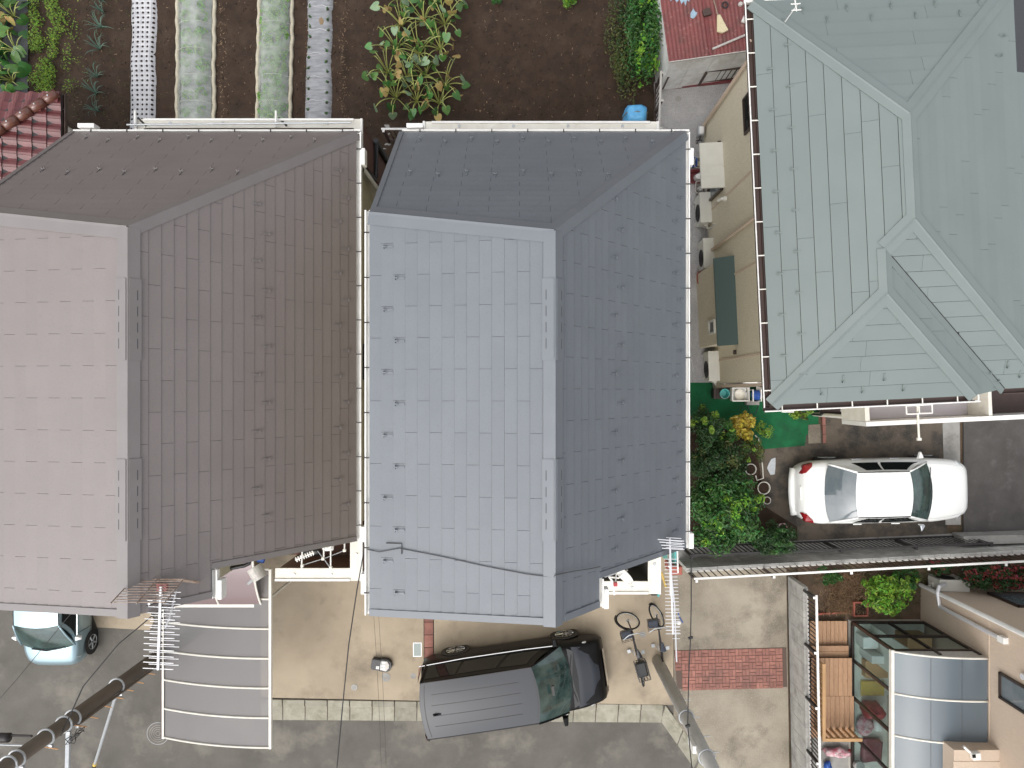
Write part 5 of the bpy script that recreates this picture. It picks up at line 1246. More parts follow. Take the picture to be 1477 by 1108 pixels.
# balcony of the brown house: laundry arms, peg hanger, poles
t = thing('laundry_rack', 'white laundry arms with joined rods on the brown house balcony', 'laundry rack', P(450,800,6.0))
zl_ = 6.35
for (a, b) in (((436,790),(435,820)),((477,788),(477,823)),((467,786),(467,806)),((497,784),(497,793))): MB().path([P(*a,zl_), P(*b,zl_)], .014, 6).build('arm', M_['white'], t)
for (a, b) in (((437,815),(466,806)),((467,806),(477,820)),((458,795),(467,806)),((467,806),(497,794))): MB().path([P(*a,zl_-.05), P(*b,zl_-.05)], .008, 6).build('rod', M_['steel'], t)
for a in ((436,816),(466,806),(477,819),(497,794)): MB().box(P(*a,zl_), (.05,.05,.05)).build('joint', M_['cream'], t)
t = thing('peg_hanger', 'small white peg hanger lying slanted on the brown house balcony', 'laundry hanger', P(440,803,6.2))
a, b = P(426,808,6.25), P(453,797,6.25); m = MB().path([a,b], .016, 6)
for k in range(8): p = a.lerp(b, (k+.5)/8); m.box(p, (.02,.09,.02), .4)
m.build('comb', M_['white'], t)
blob('towel', P(474,789,5.9), (.12,.07,.05), 'white', 'white towel bundle over the arms on the brown house balcony', 'towel')
blob('dark_cloth', P(450,795,5.7), (.2,.09,.06), 'black', 'dark cloth behind the peg hanger on the brown house balcony', 'cloth', .2, .4)
t = thing('outdoor_unit', 'grey air conditioner with black pipe at the brown roof notch', 'air conditioner', P(369,815,5.5))
MB().disc(P(366,818,6.3), .14, .25, 18, axis=(.3,-.5,0)).build('drum', M_['clear_plastic'], t)
MB().path([P(314,823,7.7), P(330,820,7.7), P(352,816,7.7), P(359,813,7.7), P(362,803,7.7)], .035, 8).build('pipe', M_['black'], t, smooth=True)
MB().path([P(313,818,7.6), P(313,842,7.6)], .028, 8).build('bracket', M_['white'], t); MB().path([P(309,820,7.5), P(309,862,7.5)], .03, 6).build('plate', M_['white'], t)
MB().path([P(372,830,5.4), P(358,842,5.2)], .03, 6).build('leg', M_['steel'], t)
tag(MB().disc(P(372,807,6.2), .05, .12, 12, axis=(1,-.2,0)).build('blue_cap_bottle', M_['blue']), 'blue round cap beside the grey drum on the brown house balcony', 'bottle')
# poles along the north balcony of the brown house
t = thing('laundry_pole', 'long grey laundry pole on white holders along the brown house north balcony', 'laundry pole', P(300,178,6.0))
MB().tube(P(183,180,6.2), P(506,177,6.2), .018).build('pole', M_['steel'], t)
for px in (195,398): MB().path([P(px,184,6.1), P(px,160,6.1)], .022, 6).build('holder', M_['white'], t); MB().path([P(px+4,170,6.0), P(px+16,182,6.0)], .02, 6).build('stay', M_['dark_metal'], t)
# ================================================================== BICYCLES
def bike(label, fw, fn, rw, rn, saddle, bar, basket, rear, tarp=None):
    t = thing('bicycle', label, 'bicycle', (fw.x, fw.y, 0)); rr_ = .31
    for nm, c, n_ in (('front_wheel', fw, fn), ('rear_wheel', rw, rn)):
        n_ = Vector(n_).normalized(); wo_ = MB().torus(c, n_, rr_, .022, 28, 8).build(nm, M_['rubber'], t, smooth=True)
        sp = MB(); a = n_.orthogonal().normalized(); b = n_.cross(a)
        for k in range(18):
            th = 2*math.pi*k/18; sp.tube(c, c+(a*math.cos(th)+b*math.sin(th))*rr_, .0022, n=3)
        sp.torus(c, n_, rr_-.02, .008, 24, 5); sp.disc(c-n_*.04, .022, .08, 10, axis=n_); sp.build('spokes', M_['steel'], wo_)
        MB().path([c+(a*math.cos(th)+b*math.sin(th))*(rr_+.04) for th in [R(200+10*k) for k in range(13)]], .018, 5).build('mudguard', M_['dark_metal'], t)
    hd = (bar*.55+fw*.45); bb_ = fw.lerp(rw, .6); bb_.z = .27
    fr = MB()
    for a, b in ((fw, bar),(hd, bb_),(hd*.8+bb_*.2, saddle*.65+bb_*.35),(bb_, saddle),(bb_, rw),(saddle*.7+bb_*.3, rw)): fr.tube(a, b, .019, n=6)
    fr.build('frame', M_['dark_metal'], t)
    d = Vector(fn).normalized()
    s = Vector((d.x, d.y, 0)); s = (rw-fw).cross(Vector((0,0,1))).normalized()
    MB().path([bar-s*.27+(rw-bar).normalized()*.12, bar-s*.12+Vector((0,0,.05)), bar+s*.12+Vector((0,0,.05)), bar+s*.27+(rw-bar).normalized()*.12], .014, 6).build('handlebar', M_['steel'], t)
    dr = (rw-fw); dr.z = 0; dr.normalize(); sa = math.atan2(dr.y, dr.x)
    q = MB().hull([saddle+dr*x+s*y+Vector((0,0,z)) for x, y, z in ((-.15,.02,.03),(-.15,-.02,.03),(.10,.085,.04),(.10,-.085,.04),(.12,.05,.0),(.12,-.05,0),(-.14,0,0),(.05,0,.06))]); q.build('saddle', M_['navy'] if tarp else M_['black'], t, bevel=.015)
    if basket is not None:
        bk = MB(); w_, l_, h_ = .17, .13, .24
        for z in (0,.08,.16,.24):
            k = .8+.2*z/.24; cs = [basket+s*(a*w_*k)+dr*(b*l_*k)+Vector((0,0,z)) for a, b in ((-1,-1),(1,-1),(1,1),(-1,1))]; bk.path(cs+[cs[0]], .007, 4)
        for a in (-1,-.5,0,.5,1):
            for b in (-1,1): bk.tube(basket+s*a*w_*.8+dr*b*l_*.8, basket+s*a*w_+dr*b*l_+Vector((0,0,.24)), .005, n=4)
        for b in (-.5,0,.5):
            for a in (-1,1): bk.tube(basket+s*a*w_*.8+dr*b*l_*.8, basket+s*a*w_+dr*b*l_+Vector((0,0,.24)), .005, n=4)
        for b in (-.6,-.2,.2,.6): bk.tube(basket-s*w_*.8+dr*b*l_*.8, basket+s*w_*.8+dr*b*l_*.8, .006, n=4)
        bo = bk.build('front_basket', M_['black'], t)
        MB().box(basket+Vector((0,0,.10)), (.20,.26,.14), sa).build('basket_liner', M_['navy'], bo, bevel=.03)
    if rear is not None:
        m = MB()
        for z in (0,.1,.2,.28):
            cs = [rear+s*(a*.15)+dr*(b*.23)+Vector((0,0,z)) for a, b in ((-1,-1),(1,-1),(1,1),(-1,1))]; m.path(cs+[cs[0]], .014 if z > .25 else .009, 5)
        for a in (-1,-.5,0,.5,1): 
            m.tube(rear+s*a*.15-dr*.23, rear+s*a*.15+dr*.23, .008, n=4)
            for b in (-1,1): m.tube(rear+s*a*.15+dr*b*.23, rear+s*a*.15+dr*b*.23+Vector((0,0,.28)), .008, n=4)
        for b in (-.5,0,.5):
            for a in (-1,1): m.tube(rear+s*a*.15+dr*b*.23, rear+s*a*.15+dr*b*.23+Vector((0,0,.28)), .008, n=4)
        ro_ = m.build('rear_basket', M_['black'], t)
        MB().box(rear+Vector((0,0,.08)), (.40,.26,.12), sa).build('basket_liner', M_['black'], ro_, bevel=.03)
    p = MB(); p.torus(bb_+s*.06, s, .085, .008, 18, 5); p.tube(bb_+s*.06, bb_+s*.12+Vector((0,0,-.15)), .009, n=5); p.box(bb_+s*.17+Vector((0,0,-.15)), (.09,.09,.025), sa); p.tube(bb_-s*.06, bb_-s*.12+Vector((0,0,.15)), .009, n=5); p.box(bb_-s*.17+Vector((0,0,.15)), (.09,.09,.025), sa); p.build('crank', M_['steel'], t)
    MB().path([rw, rw+s*.14+Vector((0,0,-rw.z+.06))], .01, 5).build('kickstand', M_['steel'], t)
    return t
bike('bicycle with its front wheel turned sideways and a rear basket', P(905.5,895.5,.34), (.10,.90,.42), P(926,972,.34), (.98,.15,.2), P(921.5,944,.85), P(913,914,.95), P(903,914,.72), P(925,964,.72))
bike('bicycle with grey saddle cover beside the concrete edge', P(947,888,.34), (.72,.55,.42), P(957,965,.34), (.98,.12,.1), P(956,934,.85), P(951,905,.95), P(941,898,.7), None, tarp=True)
# ================================================================== AIR CONDITIONERS AND CLUTTER BY THE GREEN-ROOFED HOUSE
def ac_unit(label, loc, rz):
    t = thing('outdoor_unit', label, 'air conditioner', loc, rz, 'outdoor units')
    MB().box((0,0,.36), (.28,.78,.56)).build('casing', M_['ac_cream'], t, world=False, bevel=.015)
    MB().box((0,0,.655), (.31,.80,.03)).build('lid', M_['ac_cream'], t, world=False, bevel=.01)
    f = MB()
    for k in range(5): f.torus((-.145,-.08,.36), (1,0,0), .06+.042*k, .006, 24, 5)
    for k in range(8): a = math.pi*k/4; f.tube((-.145,-.08,.36), (-.145,-.08+.23*math.cos(a),.36+.23*math.sin(a)), .005, n=4)
    f.build('fan_grille', M_['dark_metal'], t, world=False)
    MB().disc((-.1405,-.08,.36), .225, .003, 24, axis=(-1,0,0)).build('fan_recess', M_['black'], t, world=False)
    for y in (-.3,.3): MB().box((0,y,.04), (.32,.08,.08)).build('foot', M_['clear_plastic'], t, world=False)
    MB().box((.06,-.41,.28), (.14,.05,.2)).build('valve_cover', M_['ac_cream'], t, world=False, bevel=.01)
    MB().path([(.08,-.43,.3),(.12,-.50,.32),(.16,-.52,.6),(.18,-.50,.9)], .03, 8).build('hose', M_['ac_cream'], t, world=False)
    return t
def acp(px, py): p = P(px, py, .66); return (p.x, p.y, 0)
ac0 = ac_unit('cream air conditioner directly above the pale plastic tub', acp(1018,299), GA)
dup(ac0, None, acp(1023,365), GA, 'cream air conditioner just above the small green lean-to roof')
dup(ac0, None, acp(1030.5,528), GA, 'cream air conditioner at the turf end of the gravel path')
dup(ac0, None, acp(1377,845), R(-91), 'white air conditioner at the tan house corner beside the red shrub')
def tub(name, label, cat, c, l, w_, h, mat, rz=0, inside=None, taper=.82, rim=.018):
    t = thing(name, label, cat, c, rz); m = MB(); th = .012
    def ring(k, z): return [(l/2*k*a, w_/2*k*b, z) for a, b in ((-1,-.75),(-.75,-1),(.75,-1),(1,-.75),(1,.75),(.75,1),(-.75,1),(-1,.75))]
    rs = [ring(taper,0), ring(1,h), ring(.93,h), ring(taper*.92,.02)]
    for r_ in rs: m.v += [Vector(p) for p in r_]
    for k in range(3):
        for i in range(8): j = (i+1) % 8; m.f.append([k*8+i, k*8+j, k*8+8+j, k*8+8+i])
    m.f.append(list(range(8))[::-1]); m.f.append([24+i for i in range(8)])
    m.build('tub', M_[mat], t, world=False)
    q = ring(1.01,h); MB().path([Vector(p) for p in q+[q[0]]], rim*.6, 5).build('rim', M_[mat], t, world=False)
    if inside:
        for nm, mt, c2, s2 in inside: MB().hull([Vector(c2)+Vector((s2[0]*math.cos(a)*k, s2[1]*math.sin(a)*k, z)) for a in [i*math.pi/5 for i in range(10)] for k, z in ((1,0),(.7,s2[2]))]).build(nm, M_[mt], t, world=False, bevel=.01)
    return t
tub('plastic_tub', 'cloudy plastic tub between the maroon tub and the topmost air conditioner', 'tub', P(1011.5,273.5,0), .42, .34, .24, 'clear_plastic', 0, [('rag','dirty_white',(-.05,0,.04),(.10,.09,.08)),('rag','terracotta',(.09,.03,.04),(.07,.08,.06))])
tub('maroon_tub', 'maroon tub filled with white and dark bags', 'tub', P(1007,257.5,0), .56, .36, .22, 'maroon', 0, [('bag','white',(-.03,0,.05),(.12,.11,.16)),('bag','black',(.13,-.02,.04),(.10,.10,.12)),('bag','dirty_white',(.06,.10,.05),(.09,.06,.12))])
tub('basket', 'pale wire-grey basket above the maroon tub', 'basket', P(1008.5,238,0), .34, .28, .2, 'clear_plastic', 0, [('wood_scraps','straw',(0,0,.04),(.12,.10,.05))])
tub('blue_crate', 'small dark blue crate beside the house wall gutter', 'crate', P(997.5,237,0), .2, .24, .2, 'blue', 0, [('black_bag','black',(0,0,.04),(.07,.08,.08))])
tub('terracotta_planter', 'square tan planter between the air conditioner and the bay wall', 'planter', P(1011.5,403,0), .32, .34, .25, 'terracotta', .05, [('soil','soil',(0,0,.15),(.11,.12,.02))])
t = thing('gas_meter', 'small grey and white meter box on the gravel near the window canopy', 'meter', P(1009.5,190.5,.0)); q = P(1010,190.5,.4)
MB().box((q.x,q.y,.45), (.17,.24,.22)).build('case', M_['steel'], t, bevel=.03); MB().box((q.x,q.y,.565), (.10,.18,.02)).build('dial_cover', M_['white'], t, bevel=.01); MB().path([(q.x,q.y-.12,.42),(q.x,q.y-.17,.36),(q.x,q.y-.17,0)], .018, 6).build('pipe', M_['black'], t); MB().path([(q.x-.08,q.y-.17,.25),(q.x+.08,q.y-.17,.25)], .015, 6).build('valve', M_['black'], t); MB().tube((q.x,q.y,0), (q.x,q.y,.36), .03).build('stand', M_['steel'], t)
# wash place
t = thing('wooden_crate', 'dark slatted crate holding the teal bucket', 'crate', P(1040,569,0))
q = P(1041,568,.3)
for k in range(5): MB().box((q.x-.18+.09*k,q.y,.30), (.075,.28,.02)).build('slat', M_['brown_metal'], t)
MB().box((q.x,q.y,.15), (.42,.24,.28)).build('box', M_['dark_metal'], t)
t = thing('bucket', 'teal bucket on the slatted crate by the artificial turf', 'bucket', (q.x+.02,q.y,.31))
MB().grid(lambda u, v: (lerp(.085,.125,u)*math.cos(2*math.pi*v), lerp(.085,.125,u)*math.sin(2*math.pi*v), .22*u), 1, 20).build('shell', M_['teal'], t, world=False, smooth=True)
MB().torus((0,0,.22), (0,0,1), .125, .012, 20, 6).build('rim', M_['teal'], t, world=False, smooth=True); MB().disc((0,0,.02), .09, .004, 16).build('base', M_['teal'], t, world=False); MB().path([(-.125,0,.22),(-.09,-.1,.24),(0,-.135,.24),(.09,-.1,.24),(.125,0,.22)], .005, 5).build('handle', M_['steel'], t, world=False)
t = thing('outdoor_sink', 'white square outdoor sink with a beige bowl in it', 'sink', P(1068,570,0)); q = P(1068.5,569,.6)
cs = [(q.x+a,q.y+b,.6) for a, b in ((-.22,-.17),(.22,-.17),(.22,.17),(-.22,.17),(-.22,-.17))]; MB().path(cs, .022, 6).build('rim', M_['white'], t)
MB().box((q.x,q.y,.42), (.42,.32,.02)).build('basin', M_['dirty_white'], t)
for a, b, l1, l2 in ((0,-.165,.44,.02),(0,.165,.44,.02),(-.215,0,.02,.34),(.215,0,.02,.34)): MB().box((q.x+a,q.y+b,.5), (l1,l2,.18)).build('side', M_['white'], t)
MB().box((q.x,q.y,.2), (.3,.22,.42)).build('pedestal', M_['concrete_grey'], t)
MB().path([(q.x+.1,q.y+.22,.75),(q.x+.1,q.y+.1,.78),(q.x+.1,q.y+.06,.72)], .016, 6).build('tap', M_['chrome'], t)
m = MB().grid(lambda u, v: (q.x-.02+.14*math.sin(u*math.pi/2)*math.cos(2*math.pi*v), q.y+.14*math.sin(u*math.pi/2)*math.sin(2*math.pi*v), .57-.12*math.cos(u*math.pi/2)), 6, 20).build('wash_bowl', M_['cream'], smooth=True); tag(m, 'beige round bowl sitting in the white outdoor sink', 'bowl')
t = thing('hose_reel', 'blue hose wound on a white reel beside the outdoor sink', 'hose reel', P(1091,570,0)); q = P(1091,570,.35)
for x in (-.11,.11): MB().path([(q.x+x,q.y-.16,.0),(q.x+x,q.y-.16,.42),(q.x+x,q.y+.14,.42),(q.x+x,q.y+.14,.0)], .018, 6).build('side_frame', M_['white'], t)
for k in range(5): MB().torus((q.x-.07+.035*k,q.y,.30), (1,0,0), .12, .017, 20, 6).build('hose_coil', M_['blue'], t, smooth=True)
MB().path([(q.x-.08,q.y-.15,.2),(q.x-.14,q.y-.32,.02),(q.x-.05,q.y-.52,.02),(q.x+.1,q.y-.5,.02),(q.x+.15,q.y-.3,.02),(q.x+.1,q.y-.12,.1)], .012, 6).build('loose_hose', M_['navy'], t, smooth=True)
MB().box((q.x-.04,q.y-.22,.1), (.34,.10,.18)).build('block', M_['concrete_grey'], t)
m = MB(); q = P(1102,567,.3)
m.grid(lambda u, v: (q.x+(u-.5)*.34, q.y+(v-.5)*.36*(1-.3*u), .18+.14*math.sin(math.pi*min(1,max(0,u)))*math.sin(math.pi*v)+.03*noise.noise((u*5,v*5,2))), 14, 12); tag(m.build('plastic_sheet', M_['white'], smooth=True), 'crumpled white sheet right of the blue hose reel', 'sheet')
tag(MB().path([P(1072,550,1.0), P(1088,551,1.0), P(1092,552,1.0)], .05, 8).build('gutter_end', M_['white']), 'short white pipe over the outdoor sink', 'pipe')
tag(MB().path([P(1128,586,1.0), P(1128,594,1.0), P(1145,594,1.0)], .022, 6).build('bent_pipe', M_['white']), 'thin white bent pipe below the green roof corner', 'pipe')
# rings, edging, pots and slab beside the shrubs
def ring(label, px, py, r_, mat='cream', h=.18, name='plant_pot'):
    c = P(px, py, h); t = thing(name, label, 'pot', (c.x, c.y, 0))
    MB().grid(lambda u, v: (lerp(r_*.75, r_, u)*math.cos(2*math.pi*v), lerp(r_*.75, r_, u)*math.sin(2*math.pi*v), h*u), 1, 22).build('wall', M_[mat], t, world=False, smooth=True)
    MB().torus((0,0,h), (0,0,1), r_, .014, 24, 6).build('rim', M_[mat], t, world=False, smooth=True); MB().disc((0,0,h*.7), r_*.9, .01, 20).build('soil', M_['soil'], t, world=False); return t
ring('white rimmed pot under the olive shrub', 1083,677,.145); ring('white rimmed pot left of the sedan boot', 1102,704,.165); ring('small grey rimmed pot, lowest of the three', 1106.5,722,.095,'clear_plastic')
ring('terracotta rimmed pot half hidden below the yellow shrub', 1041,611,.10,'terracotta'); ring('red and white pot rim at the round shrub near the sedan', 1129,761,.11,'pink')
tag(MB().path(pp([(1089,628),(1094,632),(1097,650),(1100,675),(1101,690),(1092,693),(1090,686)], .12), .018, 6).build('garden_edging', M_['cream']), 'curved white edging strip along the planting bed', 'edging')
m = MB().hull([(p.x,p.y,z) for p in pp([(1112,662),(1118,660),(1118,672),(1117,684),(1111,685),(1106,675),(1109,667)]) for z in (0,.03)]); tag(m.build('broken_slab', M_['steel']), 'broken flat grey piece lying behind the sedan', 'slab')
for k, (px, py) in enumerate(((1148,760),(1150,765))): pass
tag(MB().path(pp([(1106,771),(1110,777)], 1.0), .025, 6).build('white_tag', M_['white']), 'white plant tag stuck in the round shrub', 'tag'); tag(MB().path(pp([(1125,773),(1134,778)], 1.0), .018, 6).build('green_stake', M_['teal']), 'teal stake end stuck in the round shrub', 'stake')
# blue tarp bundle
c = P(917,164,.35); m = MB()
def tarp(u, v):
    th = 2*math.pi*u; k = 1+.10*noise.noise((math.cos(th)*2, math.sin(th)*2, v*4)); ph = v*math.pi/2; sq = lambda x: math.copysign(abs(x)**.55, x)
    return (c.x+.31*sq(math.cos(th))*math.cos(ph)**.4*k, c.y-.05+.27*sq(math.sin(th))*math.cos(ph)**.4*k, .62*math.sin(ph)**.8+.02)
t = thing('covered_bundle', 'bundle wrapped in bright blue tarpaulin at the garden edge', 'tarpaulin', (c.x, c.y, 0)); m.grid(tarp, 40, 14).build('tarpaulin', M_['tarp'], t)
MB().path([(c.x-.33,c.y-.05,.1),(c.x-.28,c.y-.05,.55),(c.x,c.y-.06,.66),(c.x+.28,c.y-.05,.55),(c.x+.33,c.y-.05,.1)], .012, 5).build('rope', M_['rope'], t)
# ================================================================== SMALL THINGS ON THE DRIVEWAYS
t = thing('black_case', 'small black case with a white panel lying on the driveway', 'case', P(552,957,.05), R(-8))
MB().hull([(x,y,z) for x, y in ((-.29,-.10),(-.26,-.15),(-.02,-.15),(-.02,.15),(-.26,.15),(-.29,.10)) for z in (0,.16)]).build('rear_body', M_['black'], t, world=False, bevel=.02)
MB().hull([(x,y,z) for x, y in ((-.06,-.17),(.14,-.18),(.24,-.12),(.28,.0),(.24,.12),(.14,.18),(-.06,.17)) for z in (0,.14)]).build('front_body', M_['black'], t, world=False, bevel=.02)
MB().hull([(x,y,z) for x, y in ((-.03,-.12),(.14,-.14),(.20,-.05),(.20,.06),(.13,.13),(-.03,.13)) for z in (.14,.17)]).build('panel', M_['clear_plastic'], t, world=False, bevel=.01)
for x0, x1, y0, y1 in ((-.02,.10,-.03,.03),(.0,.10,-.10,-.06),(-.01,.03,.07,.11),(.05,.09,.07,.11)): MB().bb(x0, x1, y0, y1, .171, .176).build('panel_slot', M_['steel'], t, world=False)
MB().bb(-.14,-.06,-.11,-.03,.161,.166).build('badge', M_['white'], t, world=False); MB().bb(-.115,-.085,-.085,-.055,.1665,.170).build('badge_mark', M_['steel'], t, world=False)
t = thing('drain_grate', 'rectangular pale-framed drain cover beside the red tile strip', 'drain cover', P(602,937,.05)); q = P(602,937,.05)
m = MB()
for a in ((-.115,-.10,-.19,.19),(.10,.115,-.19,.19),(-.10,.10,.175,.19),(-.10,.10,-.19,-.175)): m.bb(q.x+a[0], q.x+a[1], q.y+a[2], q.y+a[3], .051, .06)
m.build('frame', M_['alu'], t); MB().bb(q.x-.098,q.x+.098,q.y-.173,q.y+.173,.05,.056).build('plate', pm('grey_green_plate', (.30,.34,.32), rough=.6), t)
def cover(label, px, py, r_, mat, z=.05, rings=True, ry=1):
    c = P(px, py, z); t = thing('round_cover', label, 'cover', (c.x, c.y, z)); MB().disc((0,0,.001), r_, .005, 24).build('lid', M_[mat], t, world=False)
    if rings: MB().torus((0,0,.006), (0,0,1), r_, .006, 24, 5).build('ring', M_['steel'], t, world=False)
    return t
cover('small round grey-green cover on the left driveway', 511,991.5,.075,'concrete_grey'); cover('plain grey round patch below the black case', 557,977,.12,'concrete_grey',rings=False); cover('plain small grey patch near the minivan rear', 596,975,.08,'concrete_grey',rings=False); cover('round grey cover between the two bicycles', 927,915,.085,'concrete_grey',rings=False)
mh = cover('street manhole cover under the carport corner', 228,1058,.30,'asphalt',0.0)
for k in range(4): MB().torus((0,0,.006), (0,0,1), .06+.055*k, .006, 24, 5).build('relief_ring', M_['concrete_grey'], mh, world=False)
tag(MB().box(P(942,852,.2), (.16,.20,.3)).build('black_bin', M_['black'], bevel=.02), 'black bin with white label just below the blue-grey house balcony', 'bin'); tag(MB().box(P(948.5,853,.15), (.06,.24,.3)).build('teal_box', M_['teal'], bevel=.02), 'narrow teal box next to the black bin', 'box')
tag(MB().path([P(954,826,.9), P(958,838,.5), P(960,846,.05)], .03, 6).build('yellow_tool', M_['yellow']), 'yellow handled tool standing behind the white aerial', 'tool')
tag(MB().hull([P(976,823,1.9)+Vector((a,b,c_)) for a in (-.13,.14) for b in (-.11,.10) for c_ in (-.86,.02)]).build('orange_box', M_['terracotta'], bevel=.02), 'orange-red box at the left end of the white-railed fence', 'box')
tag(MB().path([P(977,793,1.95), P(978,826,1.95), P(978,826,1.95)-Vector((0,0,1.9))], .02, 6).build('white_post', M_['white']), 'thin white post by the orange-red box', 'post'); tag(MB().box(P(974.5,810,1.7)-Vector((0,0,.85)), (.05,.5,1.7)).build('green_board', M_['teal'], bevel=.01), 'narrow green board beside the thin white post', 'panel')
tag(MB().path([P(978,884,.06), P(980,890,.06), P(985,898,.06)], .014, 6).build('hose_end', M_['blue']), 'light blue hose end at the concrete edge near the aerial tip', 'hose'); tag(MB().disc(P(979,898,.055), .07, .05, 14, r1=.05).build('tap_cap', M_['white']), 'small white round cap next to the light blue hose end', 'cap')
# lower right corner odds and ends
tag(MB().disc(P(1237,1103,.4), .13, .12, 20, r1=.14).build('round_pot', M_['concrete_grey']), 'round grey pot at the bottom edge beside the sunroom', 'pot')
blob('toy_heap', P(1203,1083,.1), (.36,.14,.10), 'pink', 'heap of pink and white toys below the deck railing', 'toys', .0, .6); blob('blue_toy', P(1192,1103,.1), (.10,.15,.08), 'blue', 'blue toy at the bottom edge near the fence', 'toy', .1, .5); blob('red_toy_car', P(1232,1082,.1), (.20,.06,.06), 'red', 'long red toy below the deck', 'toy', .3, .2)
for k, (a, b) in enumerate((((1178,886),(1222,883)),)):
    t = thing('edging_bricks', 'row of red garden edging along the deck end', 'edging', P(1200,885))
    for i in range(12): p = P(a[0], a[1], .1).lerp(P(b[0], b[1], .1), (i+.5)/12); MB().box((p.x,p.y,.06), (.062,.05,.12)).build('brick', M_['terracotta'], t)
t = thing('planter_frame', 'square red planter between the dry grass and the bright bush', 'planter', P(1242,880)); q = P(1242,879,.2)
for a, b, l1, l2 in ((0,.18,.4,.04),(0,-.18,.4,.04),(.18,0,.04,.32),(-.18,0,.04,.32)): MB().box((q.x+a,q.y+b,.1), (l1,l2,.2)).build('board', M_['terracotta'], t)
MB().box((q.x,q.y,.08), (.32,.32,.12)).build('soil', M_['soil'], t)
# ================================================================== PLANTS
def leaf_quads(m, c, nrm, size, r, fold=.25, asp=.5):
    n_ = Vector(nrm).normalized(); a = n_.orthogonal().normalized(); th = r.uniform(0, 6.283); d = a*math.cos(th)+n_.cross(a)*math.sin(th); s = n_.cross(d)
    b = len(m.v); l_ = size*r.uniform(.7,1.3); w_ = l_*asp
    m.v += [c-d*l_*.5, c+s*w_*.5+n_*w_*fold, c+d*l_*.5-n_*l_*.12, c-s*w_*.5+n_*w_*fold]
    m.f.append([b, b+1, b+2]); m.f.append([b, b+2, b+3])
def rdir(r):
    z = r.uniform(-1,1); t_ = r.uniform(0,6.283); q = math.sqrt(1-z*z); return Vector((q*math.cos(t_), q*math.sin(t_), z))
def crown_mesh(c, rad, n, size, seed, clumps=26, asp=.5, up=.6, cl=.30, low=-.35):
    r = random.Random(seed); m = MB(); cs = []
    for _ in range(clumps):
        d = rdir(r); d.z = max(low, d.z); k = r.uniform(.45,1.0); cs.append(Vector((d.x*rad[0]*k, d.y*rad[1]*k, d.z*rad[2]*k)))
    for i in range(n):
        q = r.choice(cs); d = rdir(r); p = Vector((q.x+d.x*rad[0]*cl*r.random()**.5, q.y+d.y*rad[1]*cl*r.random()**.5, q.z+d.z*rad[2]*cl*r.random()**.5))
        o_ = Vector((p.x/rad[0], p.y/rad[1], p.z/rad[2])); nn = (o_*.5+d*.6+Vector((0,0,up))+rdir(r)*.45)
        leaf_quads(m, Vector(c)+p, nn, size, r, asp=asp)
    return m, [Vector(c)+x for x in cs]
def shrub(name, label, px, py, z, rad, n, size, mat, seed, cat='shrub', clumps=26, asp=.5, mat2=None, n2=0, stems=7, cl=.30):
    c = P(px, py, z); t = thing(name, label, cat, (c.x, c.y, 0)); r = random.Random(seed)
    m, cs = crown_mesh(c, rad, n, size, seed, clumps, asp, cl=cl); m.build('crown', M_[mat], t)
    if mat2:
        m2, _ = crown_mesh(c+Vector((0,0,rad[2]*.25)), (rad[0]*.95,rad[1]*.95,rad[2]*.9), n2, size, seed+5, max(6, clumps//2), asp, cl=.16); m2.build('young_leaves', M_[mat2], t)
    tr = MB(); base = Vector((c.x, c.y, 0))
    tr.path([base, base.lerp(c, .5)+Vector((.03,.02,0)), c-Vector((0,0,rad[2]*.2))], .045, 7, r1=.02)
    for q in cs[:stems]: tr.path([base.lerp(c, .45), base.lerp(c,.6).lerp(q,.5), q], .016, 5, r1=.006)
    tr.build('trunk', M_['bark'], t)
    return t
# beside the blue-grey house
shrub('camellia_bush', 'big glossy green bush beside the blue-grey house gutter', 1046,738,1.35, (1.02,.98,.75), 5600, .11, 'leaf_camellia', 3, clumps=60, mat2='leaf_bright', n2=700)
shrub('evergreen_bush', 'dark evergreen bush above the big glossy bush', 1030,668,1.1, (.92,.78,.65), 4600, .075, 'leaf_dark', 4, clumps=50, mat2='leaf_olive', n2=350)
shrub('evergreen_bush', 'dark bush with pale leaf tips nearest the artificial turf', 1014,618,1.2, (.50,.62,.6), 2000, .085, 'leaf_dark', 5, clumps=28, mat2='leaf_lime', n2=420)
shrub('evergreen_bush', 'small mid-green bush left of the yellow shrub', 1045,625,1.0, (.36,.34,.4), 800, .085, 'leaf_camellia', 6, clumps=16, mat2='leaf_lime', n2=120)
shrub('yellow_shrub', 'yellow-leaved shrub on the artificial turf', 1075,617,.75, (.40,.38,.35), 330, .15, 'leaf_yellow', 7, clumps=22, asp=.62)
shrub('thin_shrub', 'thin yellow-green shrub right of the yellow-leaved shrub', 1103,622,.6, (.26,.26,.28), 220, .075, 'leaf_lime', 8, clumps=10, cl=.4)
shrub('olive_shrub', 'loose olive shrub above the white rimmed pot', 1083,653,.8, (.38,.42,.42), 900, .07, 'leaf_olive', 9, clumps=20, mat2='leaf_lime', n2=160)
shrub('round_shrub', 'rounded dark shrub behind the sedan at the black fence', 1118,779,1.0, (.64,.44,.5), 2600, .07, 'leaf_dark', 10, clumps=44, mat2='leaf_camellia', n2=600)
shrub('small_shrub', 'wispy shrub below the green roof corner', 1156,596,.5, (.34,.18,.25), 420, .065, 'leaf_lime', 12, clumps=12, mat2='leaf_olive', n2=160)
